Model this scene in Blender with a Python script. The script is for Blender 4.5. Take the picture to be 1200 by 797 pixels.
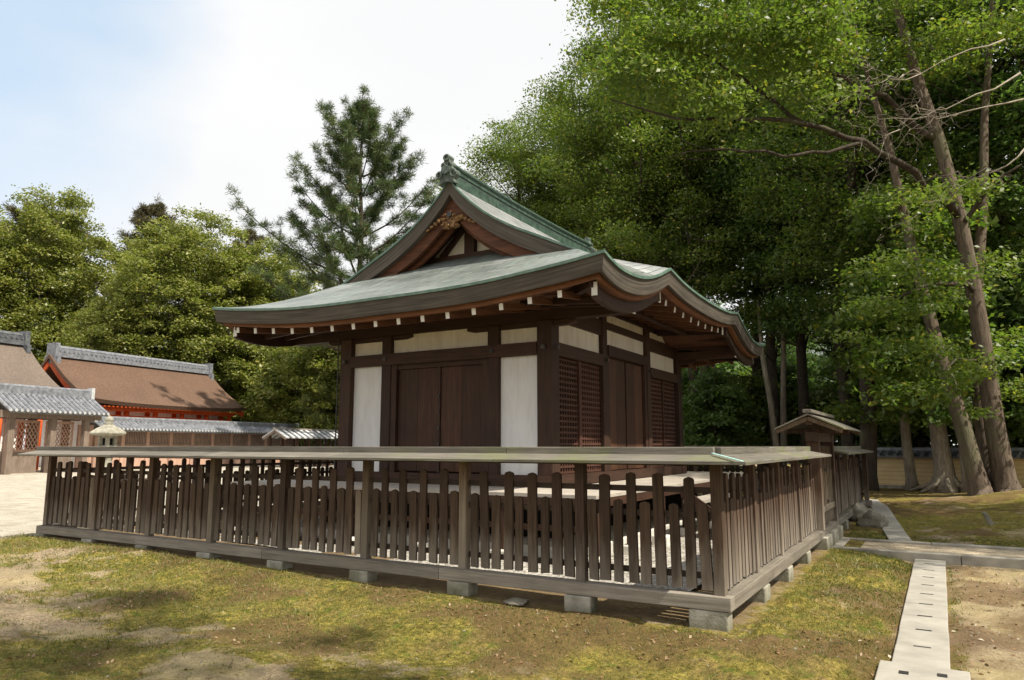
import bpy, bmesh, math, random
import numpy as np
from mathutils import Vector, Matrix, noise
R = math.radians
scene = bpy.context.scene
col = scene.collection
for o in list(bpy.data.objects): bpy.data.objects.remove(o)
random.seed(7)

# ------------------------------------------------------------------ camera
cam = bpy.data.cameras.new('camera')
camo = bpy.data.objects.new('camera', cam); col.objects.link(camo)
camo.location = (1.596, -6.126, 1.6)
camo.rotation_euler = (R(90 + 8.363), 0, R(30.499))
cam.sensor_width = 36; cam.sensor_fit = 'HORIZONTAL'
cam.lens = 36 * 842.05 / 1200
cam.clip_end = 1000; cam.clip_start = .05
scene.camera = camo

# ------------------------------------------------------------------ sky, sun, exposure
SUN_EL, SUN_AZ = 55.0, -8.0          # azimuth measured from +X toward +Y
sun_dir = Vector((math.cos(R(SUN_EL)) * math.cos(R(SUN_AZ)), math.cos(R(SUN_EL)) * math.sin(R(SUN_AZ)), math.sin(R(SUN_EL))))
sl = bpy.data.lights.new('sun', 'SUN'); sl.energy = 4.6; sl.angle = R(.6); sl.color = (1, .92, .77)
so = bpy.data.objects.new('sun', sl); col.objects.link(so); so.location = (20, -10, 40)
so.rotation_euler = (-sun_dir).to_track_quat('-Z', 'Y').to_euler()

w = bpy.data.worlds.new('World'); scene.world = w; w.use_nodes = True
nt = w.node_tree; nt.nodes.clear(); N = nt.nodes.new; L = nt.links.new
out = N('ShaderNodeOutputWorld'); bg = N('ShaderNodeBackground'); L(bg.outputs[0], out.inputs[0])
sky = N('ShaderNodeTexSky'); sky.sky_type = 'NISHITA'; sky.sun_disc = False
sky.sun_elevation = R(SUN_EL); sky.sun_rotation = R(90 - SUN_AZ)
sky.air_density = 1; sky.dust_density = 1.5
bg.inputs[1].default_value = .1
tc = N('ShaderNodeTexCoord')
mp = N('ShaderNodeMapping'); mp.inputs['Scale'].default_value = (1, 1, 2.2); L(tc.outputs['Generated'], mp.inputs[0])
nz = N('ShaderNodeTexNoise'); nz.inputs['Scale'].default_value = 1.7; nz.inputs['Detail'].default_value = 7; nz.inputs['Roughness'].default_value = .55
L(mp.outputs[0], nz.inputs['Vector'])
# the clear patch lies to the north-west of the zenith: the clouds thin out in that direction
dt = N('ShaderNodeVectorMath'); dt.operation = 'DOT_PRODUCT'; L(tc.outputs['Generated'], dt.inputs[0])
bd = Vector((-.91, .16, .46)).normalized(); dt.inputs[1].default_value = bd
mr = N('ShaderNodeMapRange'); mr.interpolation_type = 'SMOOTHSTEP'
mr.inputs[1].default_value = .84; mr.inputs[2].default_value = .99; mr.inputs[3].default_value = .62; mr.inputs[4].default_value = -.12
L(dt.outputs['Value'], mr.inputs[0])
ad = N('ShaderNodeMath'); ad.operation = 'ADD'; L(nz.outputs['Fac'], ad.inputs[0]); L(mr.outputs[0], ad.inputs[1])
cr = N('ShaderNodeMapRange'); cr.inputs[1].default_value = .24; cr.inputs[2].default_value = .78; cr.inputs[3].default_value = .08
L(ad.outputs[0], cr.inputs[0])
nz2 = N('ShaderNodeTexNoise'); nz2.inputs['Scale'].default_value = 3.0; nz2.inputs['Detail'].default_value = 6
L(mp.outputs[0], nz2.inputs['Vector'])
cc = N('ShaderNodeMix'); cc.data_type = 'RGBA'; cc.inputs[6].default_value = (6.0, 6.05, 6.15, 1); cc.inputs[7].default_value = (6.75, 6.72, 6.68, 1)
L(nz2.outputs['Fac'], cc.inputs[0])
mx = N('ShaderNodeMix'); mx.data_type = 'RGBA'
L(cr.outputs[0], mx.inputs[0]); L(sky.outputs[0], mx.inputs[6]); L(cc.outputs[2], mx.inputs[7])
thin = N('ShaderNodeMix'); thin.data_type = 'RGBA'; thin.inputs[0].default_value = .62
L(sky.outputs[0], thin.inputs[6]); thin.inputs[7].default_value = (4.4, 6.1, 7.8, 1); L(thin.outputs[2], mx.inputs[6])
L(mx.outputs[2], bg.inputs[0])

scene.view_settings.view_transform = 'Standard'; scene.view_settings.look = 'None'
scene.view_settings.exposure = 0.62; scene.view_settings.gamma = 1
scene.view_settings.use_curve_mapping = False
cy = scene.cycles
cy.use_denoising = True; cy.max_bounces = 7; cy.diffuse_bounces = 4; cy.glossy_bounces = 2
cy.transmission_bounces = 4; cy.transparent_max_bounces = 4; cy.sample_clamp_indirect = 6
cy.use_adaptive_sampling = True; cy.adaptive_threshold = .015

# ------------------------------------------------------------------ helpers
class MB:
    """collects shapes; build() links them as ONE mesh object"""
    def __init__(s): s.v = []; s.f = []; s.uv = {}
    def add(s, vs, fs):
        b = len(s.v); s.v += [tuple(p) for p in vs]
        for f in fs: s.f.append(tuple(b + i for i in f))
        return s
    def box(s, x0, x1, y0, y1, z0, z1):
        return s.add([(x0,y0,z0),(x1,y0,z0),(x1,y1,z0),(x0,y1,z0),(x0,y0,z1),(x1,y0,z1),(x1,y1,z1),(x0,y1,z1)],
                     [(0,3,2,1),(4,5,6,7),(0,1,5,4),(1,2,6,5),(2,3,7,6),(3,0,4,7)])
    def beam(s, a, b, wd, ht, up=(0,0,1)):
        a = Vector(a); b = Vector(b); d = (b-a).normalized(); u = Vector(up)
        r = d.cross(u)
        if r.length < 1e-4: r = d.cross(Vector((0,1,0)))
        r.normalize(); u = r.cross(d)
        vs = [p + r*sx*wd/2 + u*sz*ht/2 for p in (a,b) for sx,sz in ((-1,-1),(1,-1),(1,1),(-1,1))]
        return s.add(vs, [(0,3,2,1),(4,5,6,7),(0,1,5,4),(1,2,6,5),(2,3,7,6),(3,0,4,7)][:0] + [(0,1,2,3),(7,6,5,4),(0,4,5,1),(1,5,6,2),(2,6,7,3),(3,7,4,0)])
    def prism(s, poly, fn0, fn1):
        """poly: 2-D outline; fn0/fn1 map it to the two end faces"""
        n = len(poly)
        vs = [fn0(*p) for p in poly] + [fn1(*p) for p in poly]
        fs = [tuple(range(n)), tuple(range(2*n-1, n-1, -1))] + [(i, n+i, n+(i+1)%n, (i+1)%n) for i in range(n)]
        return s.add(vs, fs)
    def tube(s, pts, rad, n=8, cap=True):
        pts = [Vector(p) for p in pts]; b = len(s.v); prev = None
        for i, p in enumerate(pts):
            d = (pts[min(i+1,len(pts)-1)] - pts[max(i-1,0)]).normalized()
            if prev is None:
                r = d.cross(Vector((0,1,0)) if abs(d.y) < .9 else Vector((1,0,0))).normalized()
            else:
                r = (prev - d*prev.dot(d)).normalized()
            prev = r; u = d.cross(r)
            ri = rad[i] if hasattr(rad,'__len__') else rad
            for k in range(n):
                a = 2*math.pi*k/n; q = p + r*math.cos(a)*ri + u*math.sin(a)*ri
                s.v.append(tuple(q))
        for i in range(len(pts)-1):
            for k in range(n):
                k2 = (k+1)%n
                s.f.append((b+i*n+k, b+i*n+k2, b+(i+1)*n+k2, b+(i+1)*n+k))
        if cap:
            s.f.append(tuple(b+k for k in reversed(range(n))))
            e = b+(len(pts)-1)*n; s.f.append(tuple(e+k for k in range(n)))
        return s
    def lathe(s, prof, c, n=16, jit=0, sq=None):
        """prof: (r,z) pairs; n sides"""
        b = len(s.v)
        for r, z in prof:
            for k in range(n):
                a = 2*math.pi*(k+.5)/n
                s.v.append((c[0]+r*math.cos(a), c[1]+r*math.sin(a), c[2]+z))
        for i in range(len(prof)-1):
            for k in range(n):
                k2=(k+1)%n; s.f.append((b+i*n+k,b+i*n+k2,b+(i+1)*n+k2,b+(i+1)*n+k))
        s.f.append(tuple(b+k for k in reversed(range(n)))); e=b+(len(prof)-1)*n
        s.f.append(tuple(e+k for k in range(n)))
        return s
    def xf(s, m):
        s.v = [tuple(m @ Vector(p)) for p in s.v]; return s
    def build(s, name, mat, parent=None, smooth=False, bevel=0, uv=None):
        me = bpy.data.meshes.new(name); me.from_pydata(s.v, [], s.f)
        if mat: me.materials.append(mat)
        if smooth: me.polygons.foreach_set('use_smooth', [True]*len(me.polygons))
        if uv:
            ul = me.uv_layers.new(name='UVMap')
            for lp in me.loops: ul.data[lp.index].uv = uv[lp.vertex_index]
        me.update()
        o = bpy.data.objects.new(name, me); col.objects.link(o)
        if parent:
            o.parent = parent
            o.matrix_parent_inverse = Matrix.Translation(-(parent_world(parent)))
        if bevel:
            md = o.modifiers.new('bevel', 'BEVEL'); md.width = bevel; md.segments = 2; md.limit_method = 'ANGLE'
        return o
PW = {}
def parent_world(p): return PW.get(p.name, Vector((0,0,0)))

def tag(o, label=None, cat=None, group=None, kind=None):
    if label: o['label'] = label
    if cat: o['category'] = cat
    if group: o['group'] = group
    if kind: o['kind'] = kind
    return o
def thing(name, label, cat, loc=(0,0,0), group=None):
    o = bpy.data.objects.new(name, None); col.objects.link(o)
    o.location = loc; o.empty_display_size = .3
    PW[o.name] = Vector(loc)
    return tag(o, label, cat, group)
def structure(o): o['kind'] = 'structure'; return o
def copy_thing(root, loc, rz=0, sc=1, label=None, group=None):
    r = root.copy(); col.objects.link(r); r.location = loc; r.rotation_euler = (0,0,rz)
    r.scale = sc if hasattr(sc,'__len__') else (sc,sc,sc)
    if label: r['label'] = label
    if group: r['group'] = group
    for ch in root.children:
        c = ch.copy(); col.objects.link(c); c.parent = r
        for g in ch.children:
            d = g.copy(); col.objects.link(d); d.parent = c
    return r
def smooth(a, b, x):
    t = np.clip((np.asarray(x, float)-a)/(b-a), 0, 1); return t*t*(3-2*t)
def pw(px, d, z=0.0):
    """image pixel column + chosen distance from the standpoint -> site coordinates"""
    r = (px-600)/833.1*d
    return Vector((1.596+.8616*r-.5075*d, -6.126+.5075*r+.8616*d, z))

# ------------------------------------------------------------------ materials
M = {}
class NT:
    def __init__(s, name):
        m = bpy.data.materials.new(name); m.use_nodes = True; s.m = m
        s.t = m.node_tree; s.b = s.t.nodes['Principled BSDF']; s.o = s.t.nodes['Material Output']
        s.b.inputs['Roughness'].default_value = .8
        s.b.inputs['Specular IOR Level'].default_value = .3
        M[name] = m
    def n(s, t, **k):
        x = s.t.nodes.new(t)
        for a, v in k.items(): setattr(x, a, v)
        return x
    def l(s, a, b): s.t.links.new(a, b)
    def coord(s, kind='Object', scale=(1,1,1)):
        c = s.n('ShaderNodeTexCoord'); m = s.n('ShaderNodeMapping'); m.inputs['Scale'].default_value = scale
        s.l(c.outputs[kind], m.inputs[0]); return m.outputs[0]
    def world(s, scale=(1,1,1)):
        c = s.n('ShaderNodeNewGeometry'); m = s.n('ShaderNodeMapping'); m.inputs['Scale'].default_value = scale
        s.l(c.outputs['Position'], m.inputs[0]); return m.outputs[0]
    def noise(s, vec, scale, detail=4, rough=.55, dist=0):
        x = s.n('ShaderNodeTexNoise'); s.l(vec, x.inputs['Vector'])
        x.inputs['Scale'].default_value = scale; x.inputs['Detail'].default_value = detail
        x.inputs['Roughness'].default_value = rough; x.inputs['Distortion'].default_value = dist
        return x.outputs['Fac']
    def ramp(s, fac, a, b, lo=0., hi=1.):
        x = s.n('ShaderNodeMapRange'); s.l(fac, x.inputs[0])
        for i, v in zip((1,2,3,4), (a,b,lo,hi)): x.inputs[i].default_value = v
        return x.outputs[0]
    def mix(s, fac, a, b, mode='MIX'):
        x = s.n('ShaderNodeMix'); x.data_type = 'RGBA'; x.blend_type = mode
        if isinstance(fac, (int,float)): x.inputs[0].default_value = fac
        else: s.l(fac, x.inputs[0])
        for i, c in ((6,a),(7,b)):
            if isinstance(c, tuple): x.inputs[i].default_value = (*c, 1)
            else: s.l(c, x.inputs[i])
        return x.outputs[2]
    def math(s, op, a, b=None):
        x = s.n('ShaderNodeMath'); x.operation = op
        for i, v in enumerate((a,b)):
            if v is None: continue
            if isinstance(v,(int,float)): x.inputs[i].default_value = v
            else: s.l(v, x.inputs[i])
        return x.outputs[0]
    def val(s, colr, fac, lo, hi):
        """multiply colour by a value between lo and hi"""
        v = s.ramp(fac, 0, 1, lo, hi)
        c = s.n('ShaderNodeCombineColor')
        for i in range(3): s.l(v, c.inputs[i])
        return s.mix(1., colr, c.outputs[0], 'MULTIPLY')
    def col(s, c): s.l(c, s.b.inputs['Base Color']) if not isinstance(c, tuple) else setattr(s.b.inputs['Base Color'],'default_value',(*c,1))
    def bump(s, h, strength=.4, dist=.01):
        x = s.n('ShaderNodeBump'); x.inputs['Strength'].default_value = strength; x.inputs['Distance'].default_value = dist
        s.l(h, x.inputs['Height']); s.l(x.outputs[0], s.b.inputs['Normal'])
    def rnd(s): return s.n('ShaderNodeObjectInfo').outputs['Random']
    def island(s): return s.n('ShaderNodeNewGeometry').outputs['Random Per Island']
    def sep(s, v):
        x = s.n('ShaderNodeSeparateXYZ'); s.l(v, x.inputs[0]); return x.outputs

def wood(name, dark, light, axis='z', sc=1., bumpd=.004, gray=None, rough=.8, rnd=(.75,1.25)):
    """timber with grain along one axis; gray = (colour, z0, z1): weather-bleached below that height"""
    s = NT(name); k = {'x':(.6,14,14),'y':(14,.6,14),'z':(14,14,.6)}[axis]
    c = s.world(tuple(v*sc for v in k))
    g = s.noise(c, 3, 6, .65, .6); g2 = s.noise(s.world((1.3,1.3,1.3)), 2, 3)
    cl = s.mix(s.ramp(g, .3, .7), dark, light)
    if gray:
        z = s.sep(s.world())[2]
        f = s.ramp(s.math('ADD', z, s.ramp(s.noise(s.world((9,9,1.2)), 2, 4), 0, 1, -.35, .35)), gray[2], gray[1])
        cl = s.mix(s.math('MULTIPLY', f, s.ramp(g, .2, .8, .6, 1.)), cl, gray[0])
    cl = s.val(cl, g2, .7, 1.3)
    cl = s.val(cl, s.rnd(), *rnd)
    s.col(cl); s.bump(g, .5, bumpd); s.b.inputs['Roughness'].default_value = rough
    return s
wood('fence_wood', (.033,.0195,.0115), (.088,.054,.033), 'z', gray=((.20,.17,.135), .42, .80))
wood('fence_wood_side', (.042,.024,.015), (.105,.064,.043), 'z', gray=((.27,.235,.195), .40, 1.0))
wood('fence_wood_old', (.075,.048,.026), (.18,.125,.075), 'z', gray=((.26,.225,.18), .5, 1.3))
wood('rail_x', (.15,.13,.105), (.29,.26,.22), 'x')
wood('rail_y', (.15,.13,.105), (.30,.265,.22), 'y')
wood('inner_rail', (.03,.02,.015), (.075,.055,.04), 'x')
def capwood(name, ax):
    s = wood(name, (.085,.076,.062), (.225,.205,.172), ax, rnd=(.8,1.15))
    base = s.b.inputs['Base Color'].links[0].from_socket
    m = s.ramp(s.noise(s.world(), 1.6, 5, .6), .5, .66, 0, .6)
    xx = s.sep(s.world()); near = s.ramp(xx[0], -4.5, -1.0)
    s.col(s.mix(s.math('MULTIPLY', m, near), base, (.17,.19,.07)))
capwood('cap_x', 'x'); capwood('cap_y', 'y')
wood('timber', (.024,.0125,.0080), (.066,.031,.0185), 'z', rnd=(.8,1.2), rough=.65)
wood('timber_x', (.024,.0125,.0080), (.066,.031,.0185), 'x', rnd=(.8,1.2), rough=.65)
wood('timber_y', (.024,.0125,.0080), (.066,.031,.0185), 'y', rnd=(.8,1.2), rough=.65)
wood('door_wood', (.030,.0135,.0075), (.095,.040,.020), 'z', rnd=(.6,1.4), rough=.6)
wood('lattice_wood', (.042,.018,.012), (.105,.046,.03), 'z', rough=.7)
wood('eave_wood', (.10,.040,.018), (.24,.10,.042), 'x', rnd=(.85,1.1), rough=.7)
wood('rafter_wood', (.060,.026,.013), (.17,.074,.036), 'y', rnd=(.8,1.2), rough=.7)
wood('barge_wood', (.045,.018,.010), (.165,.062,.028), 'x', rnd=(.85,1.1), rough=.7)
wood('veranda_wood', (.27,.235,.2), (.46,.42,.37), 'x', rnd=(.8,1.15))
wood('gray_board', (.13,.095,.075), (.30,.235,.19), 'z', rnd=(.85,1.15))
wood('pink_board', (.33,.20,.15), (.50,.33,.255), 'z', rnd=(.8,1.2))
wood('bright_board', (.3,.27,.22), (.55,.5,.44), 'z')

def plain(name, c1, c2, scale=3, detail=5, rough=.85, bump=.3, bd=.01, spec=.3, lohi=(.35,.65), rnd=None):
    s = NT(name); v = s.world(); f = s.noise(v, scale, detail, .6)
    cl = s.mix(s.ramp(f, *lohi), c1, c2)
    if rnd: cl = s.val(cl, s.rnd(), *rnd)
    s.col(cl)
    s.b.inputs['Roughness'].default_value = rough; s.b.inputs['Specular IOR Level'].default_value = spec
    if bump: s.bump(s.noise(v, scale*9, 4), bump, bd)
    return s
def plaster(name, c1, c2, stain):
    s = NT(name); v = s.world((1,1,.35)); f = s.noise(v, 2.2, 5, .6)
    cl = s.mix(s.ramp(f, .35, .7), c1, c2)
    st = s.ramp(s.noise(s.world((3,3,.5)), 2.5, 5, .65), .45, .75, 0, .75)
    s.col(s.mix(st, cl, stain)); s.b.inputs['Roughness'].default_value = .9
    s.bump(s.noise(s.world(), 40, 3), .15, .003)
plaster('plaster', (.80,.79,.78), (.74,.73,.71), (.60,.58,.54))
plaster('plaster_cream', (.80,.755,.665), (.73,.68,.585), (.55,.48,.38))
plain('rafter_tip', (.82,.81,.78), (.7,.69,.66), 8, bump=0)
s = plain('concrete', (.22,.21,.165), (.40,.38,.325), 5, 7, .9, .6, .01)
b_ = s.b.inputs['Base Color'].links[0].from_socket; zz = s.sep(s.world())[2]; mo = s.math('ADD', s.ramp(s.noise(s.world(), 3.3, 6, .7), .48, .68, 0, .7), s.ramp(s.math('ADD', zz, s.ramp(s.noise(s.world(),9,4),0,1,-.05,.05)), .22, .12, 0, .5)); s.col(s.mix(mo, b_, (.12,.115,.055)))
s = plain('kerb_stone', (.27,.25,.215), (.42,.39,.335), 4, 6, .9, .5, .006)
s = plain('drain_concrete', (.29,.272,.24), (.42,.395,.35), 3.5, 7, .9, .4, .004, lohi=(.3,.7), rnd=(.9,1.08))
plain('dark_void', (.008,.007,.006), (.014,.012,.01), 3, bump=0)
plain('slot_shade', (.02,.02,.02), (.035,.035,.03), 3, bump=0)  # near-black colour painted for the shade inside the drain slots, laid on as plates
plain('lantern_stone', (.20,.19,.15), (.38,.36,.30), 6, 6, .95, .6, .02)
plain('rock', (.14,.13,.10), (.34,.31,.25), 4, 7, .95, .8, .03)
plain('pale_stone', (.5,.48,.44), (.68,.66,.6), 4, 6)
plain('vermilion', (.50,.075,.015), (.62,.11,.025), 3, bump=0, rough=.6)
plain('tile', (.12,.13,.15), (.26,.27,.30), 5, 5, .5, .2, .01, spec=.5)
plain('tile_dark', (.06,.065,.075), (.14,.15,.16), 5, 5, .5, .2, .01, spec=.5)
plain('tile_edge', (.55,.56,.58), (.4,.41,.43), 9, bump=0)
s = NT('thatch'); v = s.world((3,3,9)); g = s.noise(v, 3, 6, .7); cl = s.mix(s.ramp(g,.3,.7), (.07,.04,.027), (.19,.115,.078))
s.col(s.val(cl, s.noise(s.world(), .5, 4), .75, 1.25)); s.bump(g, .8, .06)
s = NT('thatch_gray'); v = s.world((3,3,9)); g = s.noise(v, 3, 6, .7); cl = s.mix(s.ramp(g,.3,.7), (.095,.072,.058), (.22,.175,.145))
s.col(s.val(cl, s.noise(s.world(), .5, 4), .75, 1.25)); s.bump(g, .8, .06)
# ochre garden wall with the horizontal lines of rammed plaster
s = NT('ochre_wall'); z = s.sep(s.world((1,1,1)))
wv = s.math('FRACT', s.math('MULTIPLY', z[2], 7.0)); ln = s.ramp(wv, 0, .14, .0, 1)
cl = s.mix(s.ramp(s.noise(s.world(),2,5), .3,.7), (.56,.41,.20), (.68,.52,.29)); s.col(s.mix(ln, (.30,.2,.09), cl))
# copper sheet roof, green-grey, with sheet joints (uv: metres along eave / up the slope)
def copper(name, c1, c2, green, gamt, bump=.35):
    s = NT(name); uvn = s.n('ShaderNodeUVMap'); uvn.uv_map = 'UVMap'
    br = s.n('ShaderNodeTexBrick'); s.l(uvn.outputs[0], br.inputs['Vector'])
    br.inputs['Scale'].default_value = 1.; br.inputs['Brick Width'].default_value = .62; br.inputs['Row Height'].default_value = .155
    br.inputs['Mortar Size'].default_value = .011; br.inputs['Mortar Smooth'].default_value = .3
    br.inputs['Color1'].default_value = (*c1,1); br.inputs['Color2'].default_value = (*c2,1)
    br.inputs['Mortar'].default_value = (c1[0]*.22,c1[1]*.25,c1[2]*.26,1)
    st = s.noise(s.coord('UV',(6,.5,1)), 1.6, 5, .65); bl = s.noise(s.world(), 1.3, 5)
    cl = s.mix(s.math('MULTIPLY', s.ramp(st,.4,.7,0,1), gamt), br.outputs['Color'], green)
    cl = s.val(cl, s.ramp(bl,.3,.7), .72, 1.25)
    cl = s.val(cl, s.ramp(s.noise(s.coord('UV',(2.2,.35,1)), 3.5, 6, .7),.3,.7), .72, 1.22)
    s.col(cl); s.b.inputs['Roughness'].default_value = .42; s.b.inputs['Specular IOR Level'].default_value = .5
    s.bump(s.math('SUBTRACT', s.noise(s.world(),6,3), br.outputs['Fac']), bump, .012)
copper('copper_roof', (.25,.255,.268), (.33,.33,.345), (.23,.27,.25), .5)
copper('copper_roof_green', (.145,.155,.152), (.225,.235,.228), (.135,.20,.165), .6)
plain('copper_edge', (.055,.115,.085), (.13,.20,.16), 7, 5, .5, .3, .006, spec=.5)
plain('ridge_copper', (.020,.042,.032), (.065,.112,.086), 8, 6, .45, .4, .01, spec=.5)
plain('ornament', (.035,.05,.042), (.13,.17,.14), 14, 5, .5, .5, .02, spec=.5)
plain('gilt_carving', (.09,.04,.02), (.38,.22,.09), 26, 5, .6, .6, .02)
plain('flashing', (.35,.62,.62), (.5,.72,.7), 6, bump=0, rough=.4)
plain('iron', (.03,.03,.03), (.08,.07,.06), 12, bump=0, rough=.5)
s = NT('eave_bark'); z = s.n('ShaderNodeUVMap'); z.uv_map='UVMap'; sx = s.sep(z.outputs[0])
st = s.math('FRACT', s.math('MULTIPLY', sx[1], 15.)); ln = s.ramp(st, 0, .3, .55, 1)
g = s.noise(s.coord('UV',(1.2,34,1)), 1, 5, .6)
cl = s.mix(s.ramp(g,.3,.7), (.046,.038,.031), (.115,.098,.08)); cl = s.val(cl, ln, .62, 1.08)
s.col(s.val(cl, s.noise(s.world(),2.5,4), .75, 1.25)); s.bump(ln, .5, .006)

def leafmat(name, c1, c2, c3=None, trans=.35, k=1.):
    s = NT(name); i = s.island(); nn = s.noise(s.world(), .75, 3)
    c1 = tuple(v*k for v in c1); c2 = tuple(v*k for v in c2)
    cl = s.mix(s.ramp(s.math('ADD', s.math('MULTIPLY', i, .42), s.math('MULTIPLY', nn, 1.0)), .42, 1.0), c1, c2)
    if c3: cl = s.mix(s.ramp(i, .93, .97), cl, c3)
    cl = s.val(cl, s.rnd(), .85, 1.15)
    s.col(cl); s.b.inputs['Roughness'].default_value = .43; s.b.inputs['Specular IOR Level'].default_value = .42
    tr = s.n('ShaderNodeBsdfTranslucent'); s.l(s.mix(1., cl, (1.12,1.36,.58), 'MULTIPLY'), tr.inputs[0])
    ms = s.n('ShaderNodeMixShader'); ms.inputs[0].default_value = trans
    s.l(s.b.outputs[0], ms.inputs[1]); s.l(tr.outputs[0], ms.inputs[2]); s.l(ms.outputs[0], s.o.inputs[0])
leafmat('leaf_forest', (.075,.125,.030), (.20,.255,.064), (.31,.28,.06), .52)
leafmat('leaf_deep', (.065,.115,.04), (.17,.24,.072), None, .52)
leafmat('leaf_light', (.082,.125,.028), (.20,.245,.055), (.34,.30,.05), .48)
leafmat('leaf_yellow', (0.1495,0.1782,0.0368), (0.3105,0.3105,0.0690), (.33,.28,.065), .4)
leafmat('leaf_camphor', (.12,.145,.032), (.31,.32,.078), (.32,.27,.06), .36)
leafmat('leaf_rust', (.06,.045,.022), (.10,.09,.035), None, .2)
leafmat('needle', (.036,.070,.022), (.115,.160,.045), (.16,.10,.03), .2)
leafmat('needle_light', (0.0978,0.1323,0.0368), (0.2415,0.2530,0.0690), (.2,.14,.05), .25)
leafmat('grass', (.075,.095,.018), (.20,.20,.05), (.3,.25,.11), .3)
leafmat('dead_leaf', (.16,.085,.04), (.36,.24,.13), (.6,.52,.4), .1)
def bark(name, a, b):
    s = NT(name); v = s.world((7,7,1.4)); g = s.noise(v, 2, 7, .7, .4)
    cl = s.mix(s.ramp(g,.3,.7), a, b)
    cl = s.mix(s.ramp(s.noise(s.world(), 1.1, 4), .52, .7, 0, .6), cl, (.13,.135,.075))
    s.col(cl); s.bump(g, .9, .05); s.b.inputs['Roughness'].default_value = .95
bark('bark', (.055,.04,.03), (.19,.145,.11))
bark('bark_pale', (.16,.125,.095), (.40,.34,.27))
bark('bark_dark', (.024,.018,.014), (.085,.064,.048))
bark('dead_branch', (.26,.22,.18), (.46,.40,.33))
leafmat('leaf_cool', (.075,.135,.05), (.19,.27,.095), None, .52)

# ------------------------------------------------------------------ ground
def gz(x, y):
    x = np.asarray(x, float); y = np.asarray(y, float)
    do = np.hypot(np.maximum(np.maximum(-10.4-x, x), 0), np.maximum(np.maximum(-y, y-12.3), 0))
    z = .02 + .11*smooth(1.25, .22, do) + .11*smooth(.5, 10, -x)*smooth(14, 4, y) + .13*smooth(7.5, 13, y)
    z = z + .12*smooth(12, 40, -x)
    z = z + .22*smooth(1.6, 4.2, x)*smooth(7.6, 11.5, y)*smooth(40, 20, y)
    z = z + .20*np.exp(-((x-2.9)**2/5.5 + (y-15.6)**2/7.0))
    return z
def g1(x, y): return float(gz(x, y))
def axis(segs):
    a = []
    for lo, hi, st in segs: a += list(np.arange(lo, hi-1e-6, st))
    return np.array(a + [segs[-1][1]])
gx = axis([(-300,-60,20),(-60,-13,1.2),(-13,-9,.18),(-9,4.4,.055),(4.4,9,.3),(9,60,3),(60,300,20)])
gy = axis([(-200,-30,17),(-30,-5,1.2),(-5,-4,.2),(-4,8.6,.055),(8.6,20,.28),(20,60,1.6),(60,400,20)])
X, Y = np.meshgrid(gx, gy); nx, ny = len(gx), len(gy)
Z = gz(X, Y)
rs = np.random.RandomState(3)
def vnoise(x, y, s, seed):
    """smooth value noise on a lattice"""
    r = np.random.RandomState(seed).rand(256, 256)
    u = x*s+100.3; v = y*s+57.7; i = np.floor(u).astype(int); j = np.floor(v).astype(int)
    fu = u-i; fv = v-j; fu = fu*fu*(3-2*fu); fv = fv*fv*(3-2*fv)
    g = lambda a, b: r[a % 256, b % 256]
    return (g(i,j)*(1-fu)+g(i+1,j)*fu)*(1-fv) + (g(i,j+1)*(1-fu)+g(i+1,j+1)*fu)*fv
def fbm(x, y, s, seed, n=4):
    return sum(vnoise(x, y, s*2**k, seed+k)*.5**k for k in range(n))/sum(.5**k for k in range(n))
near = smooth(-14, -9, X)*smooth(8, 5, X)*smooth(-6, -4, Y)*smooth(24, 16, Y)
inside = smooth(-10.6,-10.2,X)*smooth(.25,-.1,X)*smooth(-.25,.1,Y)*smooth(12.9,12.5,Y)
pathm = smooth(5.3,5.65,Y)*smooth(7.5,7.15,Y)*smooth(-.1,.1,X)
drain = smooth(.95,1.15,X)*smooth(1.8,1.6,X)*smooth(5.8,5.6,Y)*smooth(-.5,-.2,Y)*0
rough = (1-.8*inside)*(1-pathm)*near
Z = Z + rough*((fbm(X,Y,1.1,11)-.5)*.10 + (fbm(X,Y,5,21)-.5)*.05)
lumps = np.clip(fbm(X,Y,1.6,41)-.52,0,1)*smooth(.05,.3,X)*smooth(1.15,.9,X)*smooth(4.6,3,Y)*.5
Z = Z + rough*lumps
dm = np.minimum(np.abs(X-1.36)-.18, 0); flat = smooth(.42,.2,np.abs(X-1.36))*smooth(5.9,5.5,Y)*smooth(-.9,-.6,Y)
Z = Z*(1-flat) + flat*.0
Z = Z - pathm*.03
# cover: moss / sand / litter
moss = .53 + .75*(fbm(X,Y,.55,61,5)-.5) + .7*(fbm(X,Y,2.6,62)-.5)
moss += .34*smooth(3.0,.4,-Y)*smooth(-9.5,-3,X)*smooth(.4,.1,X)                     # along the front of the fence
moss += .22*smooth(.1,.3,X)*smooth(1.2,1.0,X) + .1*smooth(8,9,Y)*smooth(0,1,X)
moss -= .5*smooth(1.55,1.8,X)*smooth(7,5,Y)                                          # bare earth beyond the drain
moss -= .7*smooth(10.2,12,-X)*smooth(-4,-.5,Y) + .38*np.exp(-((X+8.2)**2/7+(Y+1.9)**2/.9))
moss -= .25*np.exp(-((X+3.6)**2/4+(Y+2.1)**2/.5))
moss += .20*smooth(-3.5,-5,Y)
moss = np.clip(smooth(.30,.66,moss),0,1)
sand = np.clip(smooth(9.5,12.5,-X)*smooth(-5,-1,Y),0,1)*smooth(60,45,-X)
litter = smooth(.52,.68, fbm(X,Y,1.0,81,5)+.12*smooth(-1.2,-.2,Y)*smooth(.05,-.1,Y)+.10*smooth(.1,.6,X)*smooth(6,1,Y))*(1-sand)
forest = smooth(9,14,Y)*smooth(-14,-6,X)
litter = np.maximum(litter, inside*.9); moss = moss*(1-.7*inside)
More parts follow.
